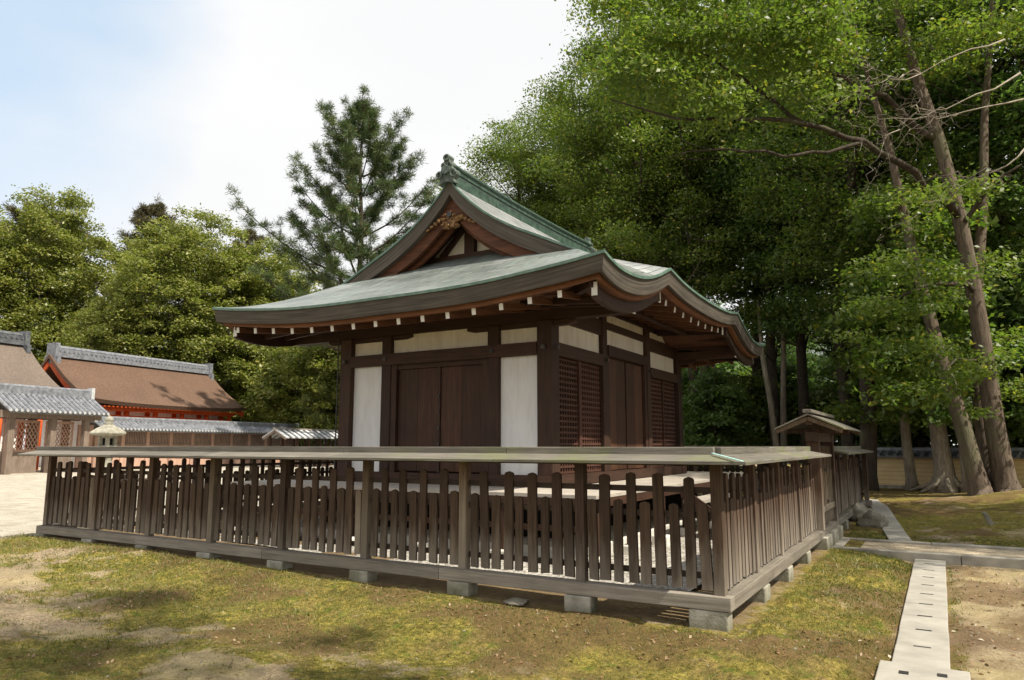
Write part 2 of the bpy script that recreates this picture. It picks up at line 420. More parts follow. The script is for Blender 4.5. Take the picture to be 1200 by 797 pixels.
litter = np.maximum(litter, .75*forest*smooth(.35,.6,fbm(X,Y,.5,91)))
me = bpy.data.meshes.new('ground')
V = np.stack([X.ravel(),Y.ravel(),Z.ravel()],1).astype(np.float32)
ii = (np.arange(ny-1)[:,None]*nx + np.arange(nx-1)[None]).ravel()
F = np.stack([ii,ii+1,ii+1+nx,ii+nx],1).astype(np.int32)
def raw_mesh(me, V, F):
    k = F.shape[1]
    me.vertices.add(len(V)); me.vertices.foreach_set('co', np.ascontiguousarray(V,np.float32).ravel())
    me.loops.add(F.size); me.loops.foreach_set('vertex_index', F.astype(np.int32).ravel())
    me.polygons.add(len(F)); me.polygons.foreach_set('loop_start', np.arange(0,F.size,k,dtype=np.int32))
    me.update(calc_edges=True)
raw_mesh(me, V, F)
me.polygons.foreach_set('use_smooth', [True]*len(F))
ca = me.color_attributes.new('cover','FLOAT_COLOR','POINT')
ca.data.foreach_set('color', np.stack([moss.ravel(),sand.ravel(),litter.ravel(),np.ones(nx*ny)],1).astype(np.float32).ravel())
s = NT('ground_cover')
at = s.n('ShaderNodeVertexColor'); at.layer_name = 'cover'
sc_ = s.n('ShaderNodeSeparateColor'); s.l(at.outputs[0], sc_.inputs[0])
v = s.world(); fine = s.noise(v, 27, 9, .8); mid = s.noise(v, 7, 6, .65); big = s.noise(v, .9, 4)
earth = s.mix(s.ramp(fine,.36,.64), (.15,.105,.062), (.47,.375,.255))
dry = s.mix(s.ramp(mid,.35,.65), (.32,.25,.13), (.44,.36,.205)); earth = s.mix(s.ramp(big,.4,.6), earth, dry)
msc = s.mix(s.ramp(s.noise(v,13,6,.7),.36,.64), (.10,.090,.018), (.31,.25,.06))
msc = s.mix(s.ramp(s.noise(v,2.1,6,.65),.45,.66), msc, (.20,.145,.055))
msc = s.val(msc, s.ramp(fine,.36,.64), .35, 1.6)
mf = s.math('ADD', sc_.outputs[0], s.ramp(mid,.3,.7,-.5,.5)); mf = s.ramp(mf,.3,.75)
grn = s.mix(s.ramp(s.noise(v,5.5,6,.7),.54,.64,0,.75), msc, s.val(s.mix(fine, (.06,.085,.012), (.15,.20,.03)), fine, .8, 1.2))
cl = s.mix(mf, earth, grn)
lf = s.ramp(s.math('MULTIPLY', sc_.outputs[2], s.ramp(fine,.3,.6,.3,1)), .25,.8,0,.75)
cl = s.mix(lf, cl, s.mix(fine, (.06,.038,.022), (.22,.13,.07)))
sd = s.mix(s.ramp(s.noise(v,2.2,5),.35,.65), (.37,.335,.275), (.47,.43,.36))
cl = s.mix(s.ramp(s.math('ADD', sc_.outputs[1], s.ramp(mid,.3,.7,-.25,.25)),.25,.75), cl, sd)
cl = s.val(cl, s.ramp(s.noise(v, 80, 5, .8),.35,.65), .62, 1.35); cl = s.val(cl, s.noise(v, 3.1, 5, .6), .62, 1.4)
s.col(cl); s.b.inputs['Roughness'].default_value = .95; s.b.inputs['Specular IOR Level'].default_value = .12
s.bump(s.math('ADD', fine, s.math('MULTIPLY', mid, .8)), .9, .03)
me.materials.append(s.m)
go = bpy.data.objects.new('ground', me); col.objects.link(go); structure(go)
def ground_at(x, y):
    i = np.clip(np.searchsorted(gx, x)-1, 0, nx-2); j = np.clip(np.searchsorted(gy, y)-1, 0, ny-2)
    fx = (x-gx[i])/(gx[i+1]-gx[i]); fy = (y-gy[j])/(gy[j+1]-gy[j])
    return (Z[j,i]*(1-fx)+Z[j,i+1]*fx)*(1-fy)+(Z[j+1,i]*(1-fx)+Z[j+1,i+1]*fx)*fy

# gravel yard inside the fence
s = NT('gravel'); v = s.world(); vo = s.n('ShaderNodeTexVoronoi'); s.l(v, vo.inputs['Vector']); vo.inputs['Scale'].default_value = 34
cl = s.mix(s.ramp(s.sep(vo.outputs['Color'])[0],.1,.9), (.20,.18,.155), (.56,.53,.48)); s.col(s.val(cl, s.noise(v,1.1,4), .7, 1.2))
s.bump(vo.outputs['Distance'], .9, .02)
s = NT('path_gravel'); v = s.world(); vo = s.n('ShaderNodeTexVoronoi'); s.l(v, vo.inputs['Vector']); vo.inputs['Scale'].default_value = 60
cl = s.mix(s.ramp(s.sep(vo.outputs['Color'])[0],.1,.9), (.34,.27,.185), (.58,.485,.36)); s.col(s.val(cl, s.noise(v,2.2,5), .75, 1.2))
s.bump(vo.outputs['Distance'], .8, .012)
mb = MB(); n_ = 60
for i in range(n_+1):
    for j in range(n_+1):
        x = -9.9+9.25*i/n_; y = 1.0+11.0*j/n_
        mb.v.append((x, y, .175+.03*(noise.noise((x*1.3,y*1.3,0)))+.07*float(smooth(-2,-10,x))*float(smooth(8,0,y))+.02*noise.noise((x*6,y*6,3))))
for i in range(n_):
    for j in range(n_):
        a = i*(n_+1)+j; mb.f.append((a, a+n_+1, a+n_+2, a+1))
structure(mb.build('gravel_yard', M['gravel'], smooth=True))

# kerbed path from the gate to the right
py0, py1 = 5.72, 7.08
mb = MB().box(.24, 60, py0+.14, py1-.14, .03, .085); structure(mb.build('path', M['path_gravel']))
mb = MB(); x = .1
rr = random.Random(5)
for y0 in (py0, py1-.15):
    x = .1
    while x < 40:
        l = rr.uniform(1.2,1.9); d = rr.uniform(-.006,.006); mb.box(x, x+l-.008, y0+d, y0+.15+d, -.1, .115+rr.uniform(-.005,.005)); x += l
mb.box(.085, .235, py0+.16, py1-.16, -.1, .12)
structure(mb.build('kerb', M['kerb_stone'], bevel=.012))
# drain strip of concrete covers along the right of the fence
mb = MB(); ys = [.06,.62,1.23,1.82,2.41,2.98,3.56,4.13,4.71,5.28,5.7]
for k in range(len(ys)-1):
    j = rr.uniform(-.003,.003); mb.box(1.175+j, 1.545+j, ys[k]+.004, ys[k+1]-.004, -.08, .034+rr.uniform(-.003,.003))
mb.box(1.10,1.66,-.62,.04,-.08,.045)
structure(mb.build('drain_cover', M['drain_concrete'], bevel=.008))
mb = MB()
for y in ys[1:-1]: mb.box(1.30,1.42,y-.014,y+.014,.03,.0385)
mb.box(1.235,1.295,-.26,-.19,.04,.0495); mb.box(1.465,1.525,-.20,-.13,.04,.0495)
structure(mb.build('drain_slot', M['slot_shade']))
# paved strip running on along the fence
mb = MB(); x0, x1 = .98, .12; y = py1+.02; 
while y < 14.2:
    l = rr.uniform(.75,1.1); t0 = (y-py1)/6.6; t1 = (y+l-.015-py1)/6.6
    a = .98+(x1-x0)*t0; b = .98+(x1-x0)*t1; z0=g1(a,y)+.035; z1=g1(b,y+l)+.035; wv = .17
    mb.add([(a-wv,y,z0-.1),(a+wv,y,z0-.1),(b+wv,y+l-.015,z1-.1),(b-wv,y+l-.015,z1-.1),(a-wv,y,z0),(a+wv,y,z0),(b+wv,y+l-.015,z1),(b-wv,y+l-.015,z1)],
           [(0,3,2,1),(4,5,6,7),(0,1,5,4),(1,2,6,5),(2,3,7,6),(3,0,4,7)]); y += l
structure(mb.build('stone_path', M['drain_concrete'], bevel=.008))

# ------------------------------------------------------------------ fences
BAY = 1.296
def fence(name, label, P0, dirv, outv, posts, skip=(), cap_from=0, cap_to=None, m0=True, m1=False, ax='x', close=True, group=None, seed=1):
    """P0 corner, dirv along, outv outward; posts: distances along"""
    rr = random.Random(seed)
    d = Vector((*dirv,0)); u = Vector((*outv,0)); P0 = Vector((*P0,0))
    root = thing(name, label, 'fence', tuple(P0+d*posts[len(posts)//2]), group)
    def bx(a0,a1,b0,b1,z0,z1,mb=None):
        mb = mb or MB(); s0 = len(mb.v)
        vs = [P0+d*a+u*b+Vector((0,0,z)) for z in (z0,z1) for a,b in ((a0,b0),(a1,b0),(a1,b1),(a0,b1))]
        flip = d.cross(u).z < 0
        fs = [(0,3,2,1),(4,5,6,7),(0,1,5,4),(1,2,6,5),(2,3,7,6),(3,0,4,7)]
        mb.add(vs, [tuple(reversed(f)) for f in fs] if flip else fs); return mb
    W = M['fence_wood' if ax == 'x' else 'fence_wood_side']
    for i, a in enumerate(posts):
        if i == 0 and not m0 or (i == 0 and ax == 'y' and m0): continue
        old = rr.random() < .3
        if name == 'wooden_fence' and ax == 'x': old = i in (2,3,5)
        lo = .385
        mb = bx(a-.045 if i else a-.002, a+.045 if i else a+.088, -.088, .002, lo, 1.465)
        mb.build('post', M['fence_wood_old'] if old else W, root, bevel=.004)
        P = P0+d*a; gzv = g1(P.x, P.y)
        w0 = .13 if i else .03
        f = bx(a-w0, a+(.13 if i else .29), -.10, .075 if i else .06, -.15, .272)
        f.build('footing_block', M['concrete'], root, bevel=.012)
    end = posts[-1]
    # ground sill with a joint at every second post
    a = -.06
    js = [-.06]+[posts[k]+rr.uniform(.15,.3) for k in range(2,len(posts)-1,2)]+[end+.1]
    for k in range(len(js)-1):
        a0 = js[k] if k or not m0 else .062
        if (ax == 'x' and m0): a0 = js[k]
        bx(a0+(.002 if k else 0), js[k+1]-.002, -.085, .062, .275, .385).build('ground_sill', M['rail_'+ax], root, bevel=.006)
    for (z0, z1) in ((1.20,1.25),(.99,1.04),(.50,.55)):
        mb = MB()
        for k in range(len(posts)-1):
            if k in skip: continue
            bx(posts[k]+.046, posts[k+1]-.046, -.085, -.05, z0, z1, mb)
        mb.build('rail', M['inner_rail'], root)
    for k in range(len(posts)-1):
        if k in skip: continue
        n = 9; a0 = posts[k]+(.045 if k else .088); a1 = posts[k+1]-.045; pit = (a1-a0)/(n+.12)
        for j in range(n):
            tall = j % 2 == 1
            c = a0+pit*(j+.56)+rr.uniform(-.009,.009); h = (1.355 if tall else 1.13)+rr.uniform(-.02,.016); wd = rr.uniform(.038,.050)
            t = rr.gauss(0,.0055 if ax == 'x' else .002)
            poly = [(c-wd-t,.415+rr.uniform(-.012,.012)),(c+wd-t,.415),(c+wd+t,h-.026),(c+wd*.8+t,h-.012),(c+t,h),(c-wd*.8+t,h-.012),(c-wd+t,h-.026)]
            if d.cross(u).z > 0: poly = poly
            of = rr.uniform(-.006,.004); tl = rr.gauss(0,.006 if ax == 'x' else .002)
            f0 = lambda a,z: P0+d*a+u*(-.018+of+tl*(z-.4))+Vector((0,0,z)); f1 = lambda a,z: P0+d*a+u*(-.047+of+tl*(z-.4))+Vector((0,0,z))
            m = MB().prism(poly, f0, f1)
            m.build('picket', W if rr.random() > .025 else M['fence_wood_old'], root)
    # roofed cap: ridge board and two sloping boards in lengths, mitred where two fences meet
    ce = cap_to if cap_to is not None else end+.3
    cap_runs = [(cap_from, ce)] if not isinstance(cap_to, list) else cap_to
    for (c0, c1) in cap_runs:
        cuts = [c0]; 
        while c1-cuts[-1] > 2.6: cuts.append(cuts[-1]+rr.uniform(1.7,2.3))
        cuts.append(c1)
        for k in range(len(cuts)-1):
            A0, A1 = cuts[k]+.002, cuts[k+1]-.002
            first = (k == 0 and m0 and c0 == 0)
            for sgn in (1,-1):
                top = [(-.043-.02 if False else -.043, 1.575)]
                o0, o1 = -.043, -.043+sgn*.315
                sec = [(o0,1.503),(o1,1.446),(o1,1.474),(o0,1.533)]
                e0 = [P0+d*((A0-b) if first else A0)+u*b+Vector((0,0,z+rr.uniform(-.002,.002))) for b,z in sec]
                e1 = [P0+d*A1+u*b+Vector((0,0,z)) for b,z in sec]
                m = MB(); fl = (sgn > 0) ^ (d.cross(u).z > 0)
                fs = [(0,1,2,3),(7,6,5,4),(0,4,5,1),(1,5,6,2),(2,6,7,3),(3,7,4,0)]
                m.add(e0+e1, [tuple(reversed(f)) for f in fs] if not fl else fs)
                m.build('cap_board', M['cap_'+ax], root, bevel=.004)
            r0 = (A0+.043) if first else A0
            bx(r0, A1, -.043-.05, -.043+.05, 1.515, 1.588).build('cap_ridge', M['cap_'+ax], root, bevel=.005)
            # under-batten carrying the boards
        bx(c0+.1, c1-.05, -.043-.04, -.043+.04, 1.43, 1.50).build('cap_beam', M['inner_rail'], root)
    return root
posts_f = [k*BAY for k in range(9)]
fence('wooden_fence', 'long weathered picket fence with a boarded cap along the front of the shrine', (0,0), (-1,0), (0,-1), posts_f, ax='x', cap_to=8*BAY+.42, seed=2, group='fences around the shrine hall')
GY0, GY1 = 5.38, 7.01
posts_s = [0,1.29,2.56,3.87,GY0,GY1,8.33,9.62,10.9,12.2]
fr = fence('wooden_fence', 'weathered picket fence beside the drain on the right, broken by the little roofed gate', (0,0), (0,1), (1,0), posts_s, skip=(4,), ax='y', cap_to=[(0,5.0),(7.25,12.6)], seed=5, group='fences around the shrine hall')
for (px_) in [((-8*BAY-.02,.0),(0,1),(-1,0),'y','dark picket fence on the far left side of the yard, seen through the front pickets',[k*1.29 for k in range(10)])]:
    P, dv, uv_, ax, lb, ps = px_
    fence('wooden_fence', lb, P, dv, uv_, ps, ax=ax, cap_from=.35, cap_to=12.2, m0=False, seed=9, group='fences around the shrine hall')
fence('wooden_fence', 'dark picket fence across the back of the yard, partly hidden by the hall', (-10.3,12.2), (1,0), (0,1), [k*1.287+.1 for k in range(9)], ax='x', cap_from=0, cap_to=10.0, m0=False, seed=10, group='fences around the shrine hall')
# copper strip over the mitre of the corner
m = MB(); zc = 1.496
m.beam((.272,-.318+-.04,1.480),(-.045,-.045,1.538),.02,.006); m.build('corner_flashing', M['flashing'], fr)

# ------------------------------------------------------------------ gate in the right fence
W = M['fence_wood_side']
gate = thing('roofed_gate', 'small wooden gate with its own gabled board roof in the right fence', 'gate', (0,6.2,.2))
for y in (GY0+.02, GY1-.02): MB().box(-.10,.07,y-.075,y+.075,.385,1.86).build('gate_post', W, gate, bevel=.006)
MB().box(-.09,.06,GY0-.22,GY1+.22,1.66,1.80).build('lintel', W, gate, bevel=.006)
MB().box(-.08,.05,GY0+.1,GY1-.1,.62,.70).build('gate_rail', M['fence_wood_old'], gate)
MB().box(-.14,.12,GY0-.16,GY1+.16,-.1,.30).build('gate_footing', M['concrete'], gate, bevel=.012)
for y0, y1 in ((GY0+.1,(GY0+GY1)/2-.01),((GY0+GY1)/2+.01,GY1-.1)):
    lf_ = MB().box(-.05,.0,y0,y1,.42,1.60).build('door_leaf', W, gate, bevel=.004)
    m = MB()
    for k in range(5):
        ya = y0+.03+(y1-y0-.1)*k/4; m.box(.0,.028,ya,ya+.045,.43,1.59)
    m.build('door_batten', M['fence_wood_old'], lf_)
    m = MB(); 
    for z in (.72,1.2): m.box(.03,.045,y0+.02,y0+.1,z,z+.05)
    m.build('hinge_plate', M['iron'], lf_)
ry0, ry1 = 4.88, 7.46
for sg in (1,-1):
    m = MB(); nb = 5
    for k in range(nb):
        a = ry0+(ry1-ry0)*k/nb; b = ry0+(ry1-ry0)*(k+1)/nb-.006
        sec = [(0,2.035),(sg*.46,1.83),(sg*.46,1.85),(0,2.058)]
        m.add([(x,a,z) for x,z in sec]+[(x,b,z) for x,z in sec], [(0,1,2,3),(7,6,5,4),(0,4,5,1),(1,5,6,2),(2,6,7,3),(3,7,4,0)] if sg<0 else [(3,2,1,0),(4,5,6,7),(1,5,4,0),(2,6,5,1),(3,7,6,2),(0,4,7,3)])
    m.build('gate_roof_slope', M['cap_y'], gate)
    for y in (ry0+.05, ry1-.05):
        MB().beam((0,y,1.985),(sg*.44,y,1.80),.035,.055).build('barge_board', M['fence_wood_old'], gate)
MB().box(-.06,.06,ry0-.02,ry1+.02,2.065,2.115).build('roof_ridge', M['cap_y'], gate, bevel=.006)
for y in (GY0+.02, GY1-.02): MB().box(-.36,.32,y-.05,y+.05,1.78,1.85).build('cross_arm', W, gate)
MB().box(-.05,.05,ry0+.1,ry1-.1,1.9,2.02).build('ridge_beam', W, gate)

# ------------------------------------------------------------------ shrine hall
XL, XR, YF, YB = -7.19, -3.29, 3.22, 9.16
XM, YM = (XL+XR)/2, (YF+YB)/2
hall = thing('shrine_hall', 'dark timber shrine hall with white plaster panels and a curved copper roof behind the fence', 'shrine', (XM,YM,.15))
D, E = 3.55, 4.59
def curve(tab):
    xs = np.array([p[0] for p in tab],float); zs = np.array([p[1] for p in tab],float)
    h = np.diff(xs); dl = np.diff(zs)/h; m = np.zeros(len(xs)); m[1:-1] = (dl[:-1]*h[1:]+dl[1:]*h[:-1])/(h[:-1]+h[1:]); m[0]=dl[0]; m[-1]=dl[-1]
    def f(x):
        x = np.clip(np.asarray(x,float), xs[0], xs[-1]); i = np.clip(np.searchsorted(xs,x)-1,0,len(h)-1); t=(x-xs[i])/h[i]
        return ((2*t**3-3*t**2+1)*zs[i]+(t**3-2*t**2+t)*h[i]*m[i]+(-2*t**3+3*t**2)*zs[i+1]+(t**3-t**2)*h[i]*m[i+1])
    return f
Es_in = curve([(0,4.085),(.8,4.10),(1.5,4.145),(2.09,4.225)])
Es_out = curve([(2.09,4.225),(2.35,4.12),(2.68,4.00),(3.2,3.865),(3.7,3.81),(4.05,3.81),(4.35,3.85),(4.6,3.91)])
def E_side(e): return np.where(np.asarray(e) <= 2.09, Es_in(e), Es_out(e))
E_front = curve([(0,3.70),(.8,3.70),(1.9,3.735),(2.6,3.795),(3.1,3.845),(3.4,3.885),(3.56,3.91)])
G = curve([(0,6.10),(.12,5.93),(.3,5.74),(.67,5.42),(1.15,5.115),(1.75,4.82),(2.4,4.54),(3.0,4.30),(3.55,4.085)])
Ff = curve([(2.0,4.96),(2.8,4.53),(3.4,4.225),(4.0,3.95),(4.6,3.70)])
def Zs(d,e):
    return G(d)+(E_side(e)-4.085)*np.clip((d-1.6)/(D-1.6),0,1)**1.5
def Hf(e,d):
    return Ff(e)+(E_front(d)-3.70)*np.clip((e-3.2)/1.4,0,1)**1.6
def sheet(name, zf, us, vs, keep, mat, uvf, parent=hall):
    """us: d values (-D..D), vs: y offsets; zf(d,e); keep(d,e)"""
    mb = MB(); uv = []; nu, nv = len(us), len(vs)
    for j in range(nv):
        for i in range(nu):
            mb.v.append((XM+us[i], YM+vs[j], float(zf(abs(us[i]),abs(vs[j]))))); uv.append(uvf(us[i],vs[j]))
    for j in range(nv-1):
        for i in range(nu-1):
            if keep(abs(us[i]+us[i+1])/2, abs(vs[j]+vs[j+1])/2): mb.f.append((j*nu+i,j*nu+i+1,(j+1)*nu+i+1,(j+1)*nu+i))
    # arc length up the slope as v is close enough to metres
    return mb.build(name, mat, parent, smooth=True, uv=uv)
gl = np.concatenate([[0],np.cumsum([math.hypot(.05, float(G(k*.05+.05)-G(k*.05))) for k in range(72)])])
arc = lambda d: float(np.interp(abs(d), np.arange(73)*.05, gl))
us = np.concatenate([np.linspace(-D,-.0,72), np.linspace(0,D,72)[1:]])
vu = np.linspace(-2.8,2.8,101)
vu = np.sort(np.concatenate([vu,[-2.09,2.09]]))
roof = sheet('roof', Zs, us, vu, lambda d,e: True, M['copper_roof'], lambda a,b: (b, arc(a)))
vf = np.linspace(2.05,E,56)
for sg in (-1,1):
    vs_ = vf*sg if sg > 0 else (-vf)[::-1]
    o = sheet('hip_covering', lambda d,e: min(float(Zs(d,e)), float(Hf(e,d))), us, vs_,
        lambda d,e: e >= 2.795 or Hf(e,d) < Zs(d,e), M['copper_roof_green'], lambda a,b: (a, abs(b)*1.1), roof)
# eave: perimeter loop (outer edge), used for copper rim, layered bark edge, orange board
def perim():
    pts = []
    ds = np.linspace(-D,D,90); es = np.sort(np.concatenate([np.linspace(-E,E,130),[-2.09,2.09]]))
    for d in ds[:-1]: pts.append((d,-E,float(E_front(abs(d))),(0,-1)))
    for e in es[:-1]: pts.append((D,e,float(E_side(abs(e))),(1,0)))
    for d in ds[::-1][:-1]: pts.append((d,E,float(E_front(abs(d))),(0,1)))
    for e in es[::-1][:-1]: pts.append((-D,e,float(E_side(abs(e))),(-1,0)))
    return pts
PER = perim()
def inset(p, i):
    """point of the eave loop moved i metres inward (rectangular offset)"""
    return (XM+p[0]*(D-i)/D, YM+p[1]*(E-i)/E)
def sweep(name, sec, mat, parent, smooth=False):
    """sec: list of (inset, dz) closed section"""
    mb = MB(); uv = []; n = len(sec); k = len(PER); u = 0; sl_ = [0]
    for a in range(1,n): sl_.append(sl_[-1]+math.hypot(sec[a][0]-sec[a-1][0], sec[a][1]-sec[a-1][1]))
    for q, p in enumerate(PER):
        if q: u += math.hypot(p[0]-PER[q-1][0], p[1]-PER[q-1][1])
        for a,(i,dz) in enumerate(sec):
            x,y = inset(p,i); mb.v.append((x,y,p[2]+dz)); uv.append((u, sl_[a]))
    for q in range(k):
        q2 = (q+1)%k
        for a in range(n):
            a2 = (a+1)%n; mb.f.append((q*n+a, q*n+a2, q2*n+a2, q2*n+a)[::-1])
    return mb.build(name, mat, parent, smooth=smooth, uv=uv)
sweep('copper_rim', [(-.025,.004),(-.025,-.034),(.03,-.034),(.06,.012)], M['copper_edge'], roof)
sweep('eave_edge', [(0,-.030),(.012,-.14),(.03,-.245),(.40,-.19),(.40,-.03)], M['eave_bark'], roof)
sweep('eave_board', [(.11,-.235),(.11,-.295),(.19,-.295),(.19,-.235)], M['eave_wood'], hall)
# boarded soffit from the eave to the walls; over the raised middle of the sides it climbs with the eave
mb = MB(); k = len(PER); rows = 6
for p in PER:
    for a in range(rows+1):
        t = a/rows; x0,y0 = inset(p,.18)
        x1 = min(max(x0, XL-.02), XR+.02); y1 = min(max(y0, YF-.02), YB+.02)
        zw = 3.70 if abs(p[3][1]) else 3.70+.33*float(smooth(2.6,1.9,abs(p[1])))
        zo = p[2]-.235
        mb.v.append((x0+(x1-x0)*t, y0+(y1-y0)*t, zo+(zw-zo)*t))
for q in range(k):
    q2=(q+1)%k
    for a in range(rows): mb.f.append((q*(rows+1)+a, q2*(rows+1)+a, q2*(rows+1)+a+1, q*(rows+1)+a+1))
mb.build('soffit', M['rafter_wood'], hall, smooth=True)
# rafters, each with its white-painted tip
def rafter(a, b, wd, ht, mat='rafter_wood'):
    a = Vector(a); b = Vector(b); r = MB().beam(a, b, wd, ht).build('rafter', M[mat], hall)
    d = (a-b).normalized(); MB().beam(a+d*.002, a+d*.012, wd+.004, ht+.004).build('rafter_tip', M['rafter_tip'], r)
for sg in (-1,1):
    for k in range(15):
        x = -8.40+.4305*k; z = float(E_front(abs(x-XM)))-.335
        rafter((x,YM+sg*(E-.2),z),(x,YM+sg*2.9,3.66), .055, .085)
for sg in (-1,1):
    for k in range(8):
        y = YM-1.55+.443*k; z = float(E_side(abs(y-YM)))-.335
        rafter((XM+sg*(D-.26),y,z),(XM+sg*1.93,y,4.0), .055, .085)
    for m_ in (-1,1):
        # verge beams of the raised middle section and the sagging beams towards the corners
        ye = YM+m_*1.87; rafter((XM+sg*(D-.25),ye,float(E_side(1.87))-.34),(XM+sg*1.9,ye,3.93), .075, .17, 'timber_x')
        mb = MB(); pts = []
        for q in range(13):
            e = 4.32-(4.32-1.98)*q/12; zz = float(E_side(e))-.36+ .10*math.sin(math.pi*q/12)*-1*.3
            pts.append((XM+sg*(D-.24), YM+m_*e, zz))
        for q in range(12):
            mb.beam(pts[q], pts[q+1], .07, .17)
        cbm = mb.build('corner_beam', M['timber_y'], hall)
        MB().beam((pts[0][0],pts[0][1]+m_*.002,pts[0][2]+.03),(pts[0][0],pts[0][1]+m_*.016,pts[0][2]+.03),.075,.17).build('beam_tip', M['rafter_tip'], cbm)
        # hip rafter to the corner
        MB().beam((XM+sg*(D-.25),YM+m_*(E-.25),3.60),(XM+sg*1.95,YM+m_*2.97,3.68),.10,.14).build('hip_rafter', M['timber_y'], hall)
        # short rafters of the low corner parts
        for q in range(4):
            e = 2.45+.44*q; z = float(E_side(e))-.33
            MB().beam((XM+sg*(D-.34),YM+m_*e,z),(XM+sg*1.95,YM+m_*e,z+.1),.055,.08).build('rafter', M['timber_x'], hall)
# plates over the walls, running out past the corners with white end-grain
for y in (YF,YB):
    b_ = MB().box(XM-3.28,XM+3.28,y-.08,y+.08,3.43,3.60).build('wall_plate', M['timber_x'], hall)
    for sg in (-1,1): MB().box(XM+sg*3.28-(.0 if sg>0 else .014),XM+sg*3.28+(.014 if sg>0 else 0),y-.082,y+.082,3.428,3.602).build('plate_end', M['rafter_tip'], b_)
    for sg in (-1,1):
        x0,x1 = sorted((XM+sg*.55,XM+sg*2.42)); q = .12
        MB().prism([(x0,3.425),(x0,3.38),(x0+q,3.35),(x1-q,3.35),(x1,3.38),(x1,3.425)], lambda a,z: (a,y-.07,z), lambda a,z: (a,y+.07,z)).build('bracket_arm', M['timber_x'], hall)
for x, sg in ((XR,1),(XL,-1)):
    MB().box(x-.08,x+.08,YF+.1,YB-.1,3.60,3.72).build('wall_plate', M['timber_y'], hall)
    MB().box(x-.08,x+.08,YM-1.5,YM+1.5,3.88,4.03).build('wall_plate', M['timber_y'], hall)
    pb = MB().box(x+sg*.62-.06,x+sg*.62+.06,YM-1.75,YM+1.75,3.80,3.92).build('purlin', M['timber_y'], hall)

# columns
CX_ = [XL, -6.30, -4.19, XR]; CY_ = [YF, 5.13, 7.28, YB]
def column(x, y, w, z1):
    c_ = MB().box(x-w/2,x+w/2,y-w/2,y+w/2,.95,z1).build('column', M['timber'], hall, bevel=.012)
    for zz in (3.03,):
        for dx,dy in ((0,-1),(1,0),(-1,0),(0,1)):
            if (x+dx*.3 > XL+.1 and x+dx*.3 < XR-.1 and y+dy*.3 > YF+.1 and y+dy*.3 < YB-.1): continue
            MB().tube([(x+dx*w/2,y+dy*w/2,zz),(x+dx*(w/2+.055),y+dy*(w/2+.055),zz)], .035, 8).build('nail_cover', M['iron'], c_)
for x in CX_:
    for y in (YF,YB): column(x, y, .25 if x in (XL,XR) else .2, 3.43)
for y in CY_[1:3]:
    for x in (XL,XR): column(x, y, .2, 3.9)
# walls: infill between columns
def hpanel(name, mat, a0, a1, z0, z1, face, t=.04, off=.0, parent=hall, bevel=0):
    """panel in the front/back ('f','b') or side ('r','l') wall"""
    if face == 'f': m = MB().box(a0,a1,YF-t/2+off,YF+t/2+off,z0,z1)
    if face == 'b': m = MB().box(a0,a1,YB-t/2-off,YB+t/2-off,z0,z1)
    if face == 'r': m = MB().box(XR-t/2-off,XR+t/2-off,a0,a1,z0,z1)
    if face == 'l': m = MB().box(XL-t/2+off,XL+t/2+off,a0,a1,z0,z1)
    return m.build(name, M[mat], parent, bevel=bevel)
for f in 'fb':
    hpanel('tie_beam','timber_x',XL+.126,XR-.126,2.93,3.12,f,.27)
    hpanel('sill_beam','timber_x',XL-.16,XR+.16,1.02,1.175,f,.30)
    for a0,a1 in ((XL+.126,-6.401),(-4.089,XR-.126)): hpanel('wall_panel','plaster',a0,a1,1.175,2.93,f,.05)
    for a0,a1 in ((XL+.126,-6.401),(-6.199,-4.291),(-4.089,XR-.126)): hpanel('upper_panel','plaster_cream',a0,a1,3.12,3.43,f,.05)
    # plank doors in the middle bay
    hpanel('door_frame','timber',-6.199,-6.09,1.175,2.93,f,.16); hpanel('door_frame','timber',-4.40,-4.291,1.175,2.93,f,.16)
    hpanel('door_frame','timber_x',-6.09,-4.40,2.85,2.93,f,.12)
    for a0,a1 in ((-6.088,-5.262),(-5.218,-4.402)):
        dr = hpanel('door',"door_wood",a0,a1,1.19,2.85,f,.04,.02)
        w_ = (a1-a0)/2
        hpanel('door_plank','door_wood',a0+.012,a0+w_-.003,1.2,2.84,f,.02,-.013,dr); hpanel('door_plank','door_wood',a0+w_+.003,a1-.012,1.2,2.84,f,.02,-.013,dr)
    st = hpanel('door_stile','timber',-5.262,-5.218,1.18,2.85,f,.085)
    m = MB()
    for z in (1.6,1.85,2.1,2.35): m.box(-5.255,-5.225,YF-.055 if f=='f' else YB+.043,YF-.043 if f=='f' else YB+.055,z,z+.05)
    m.build('latch', M['iron'], st)
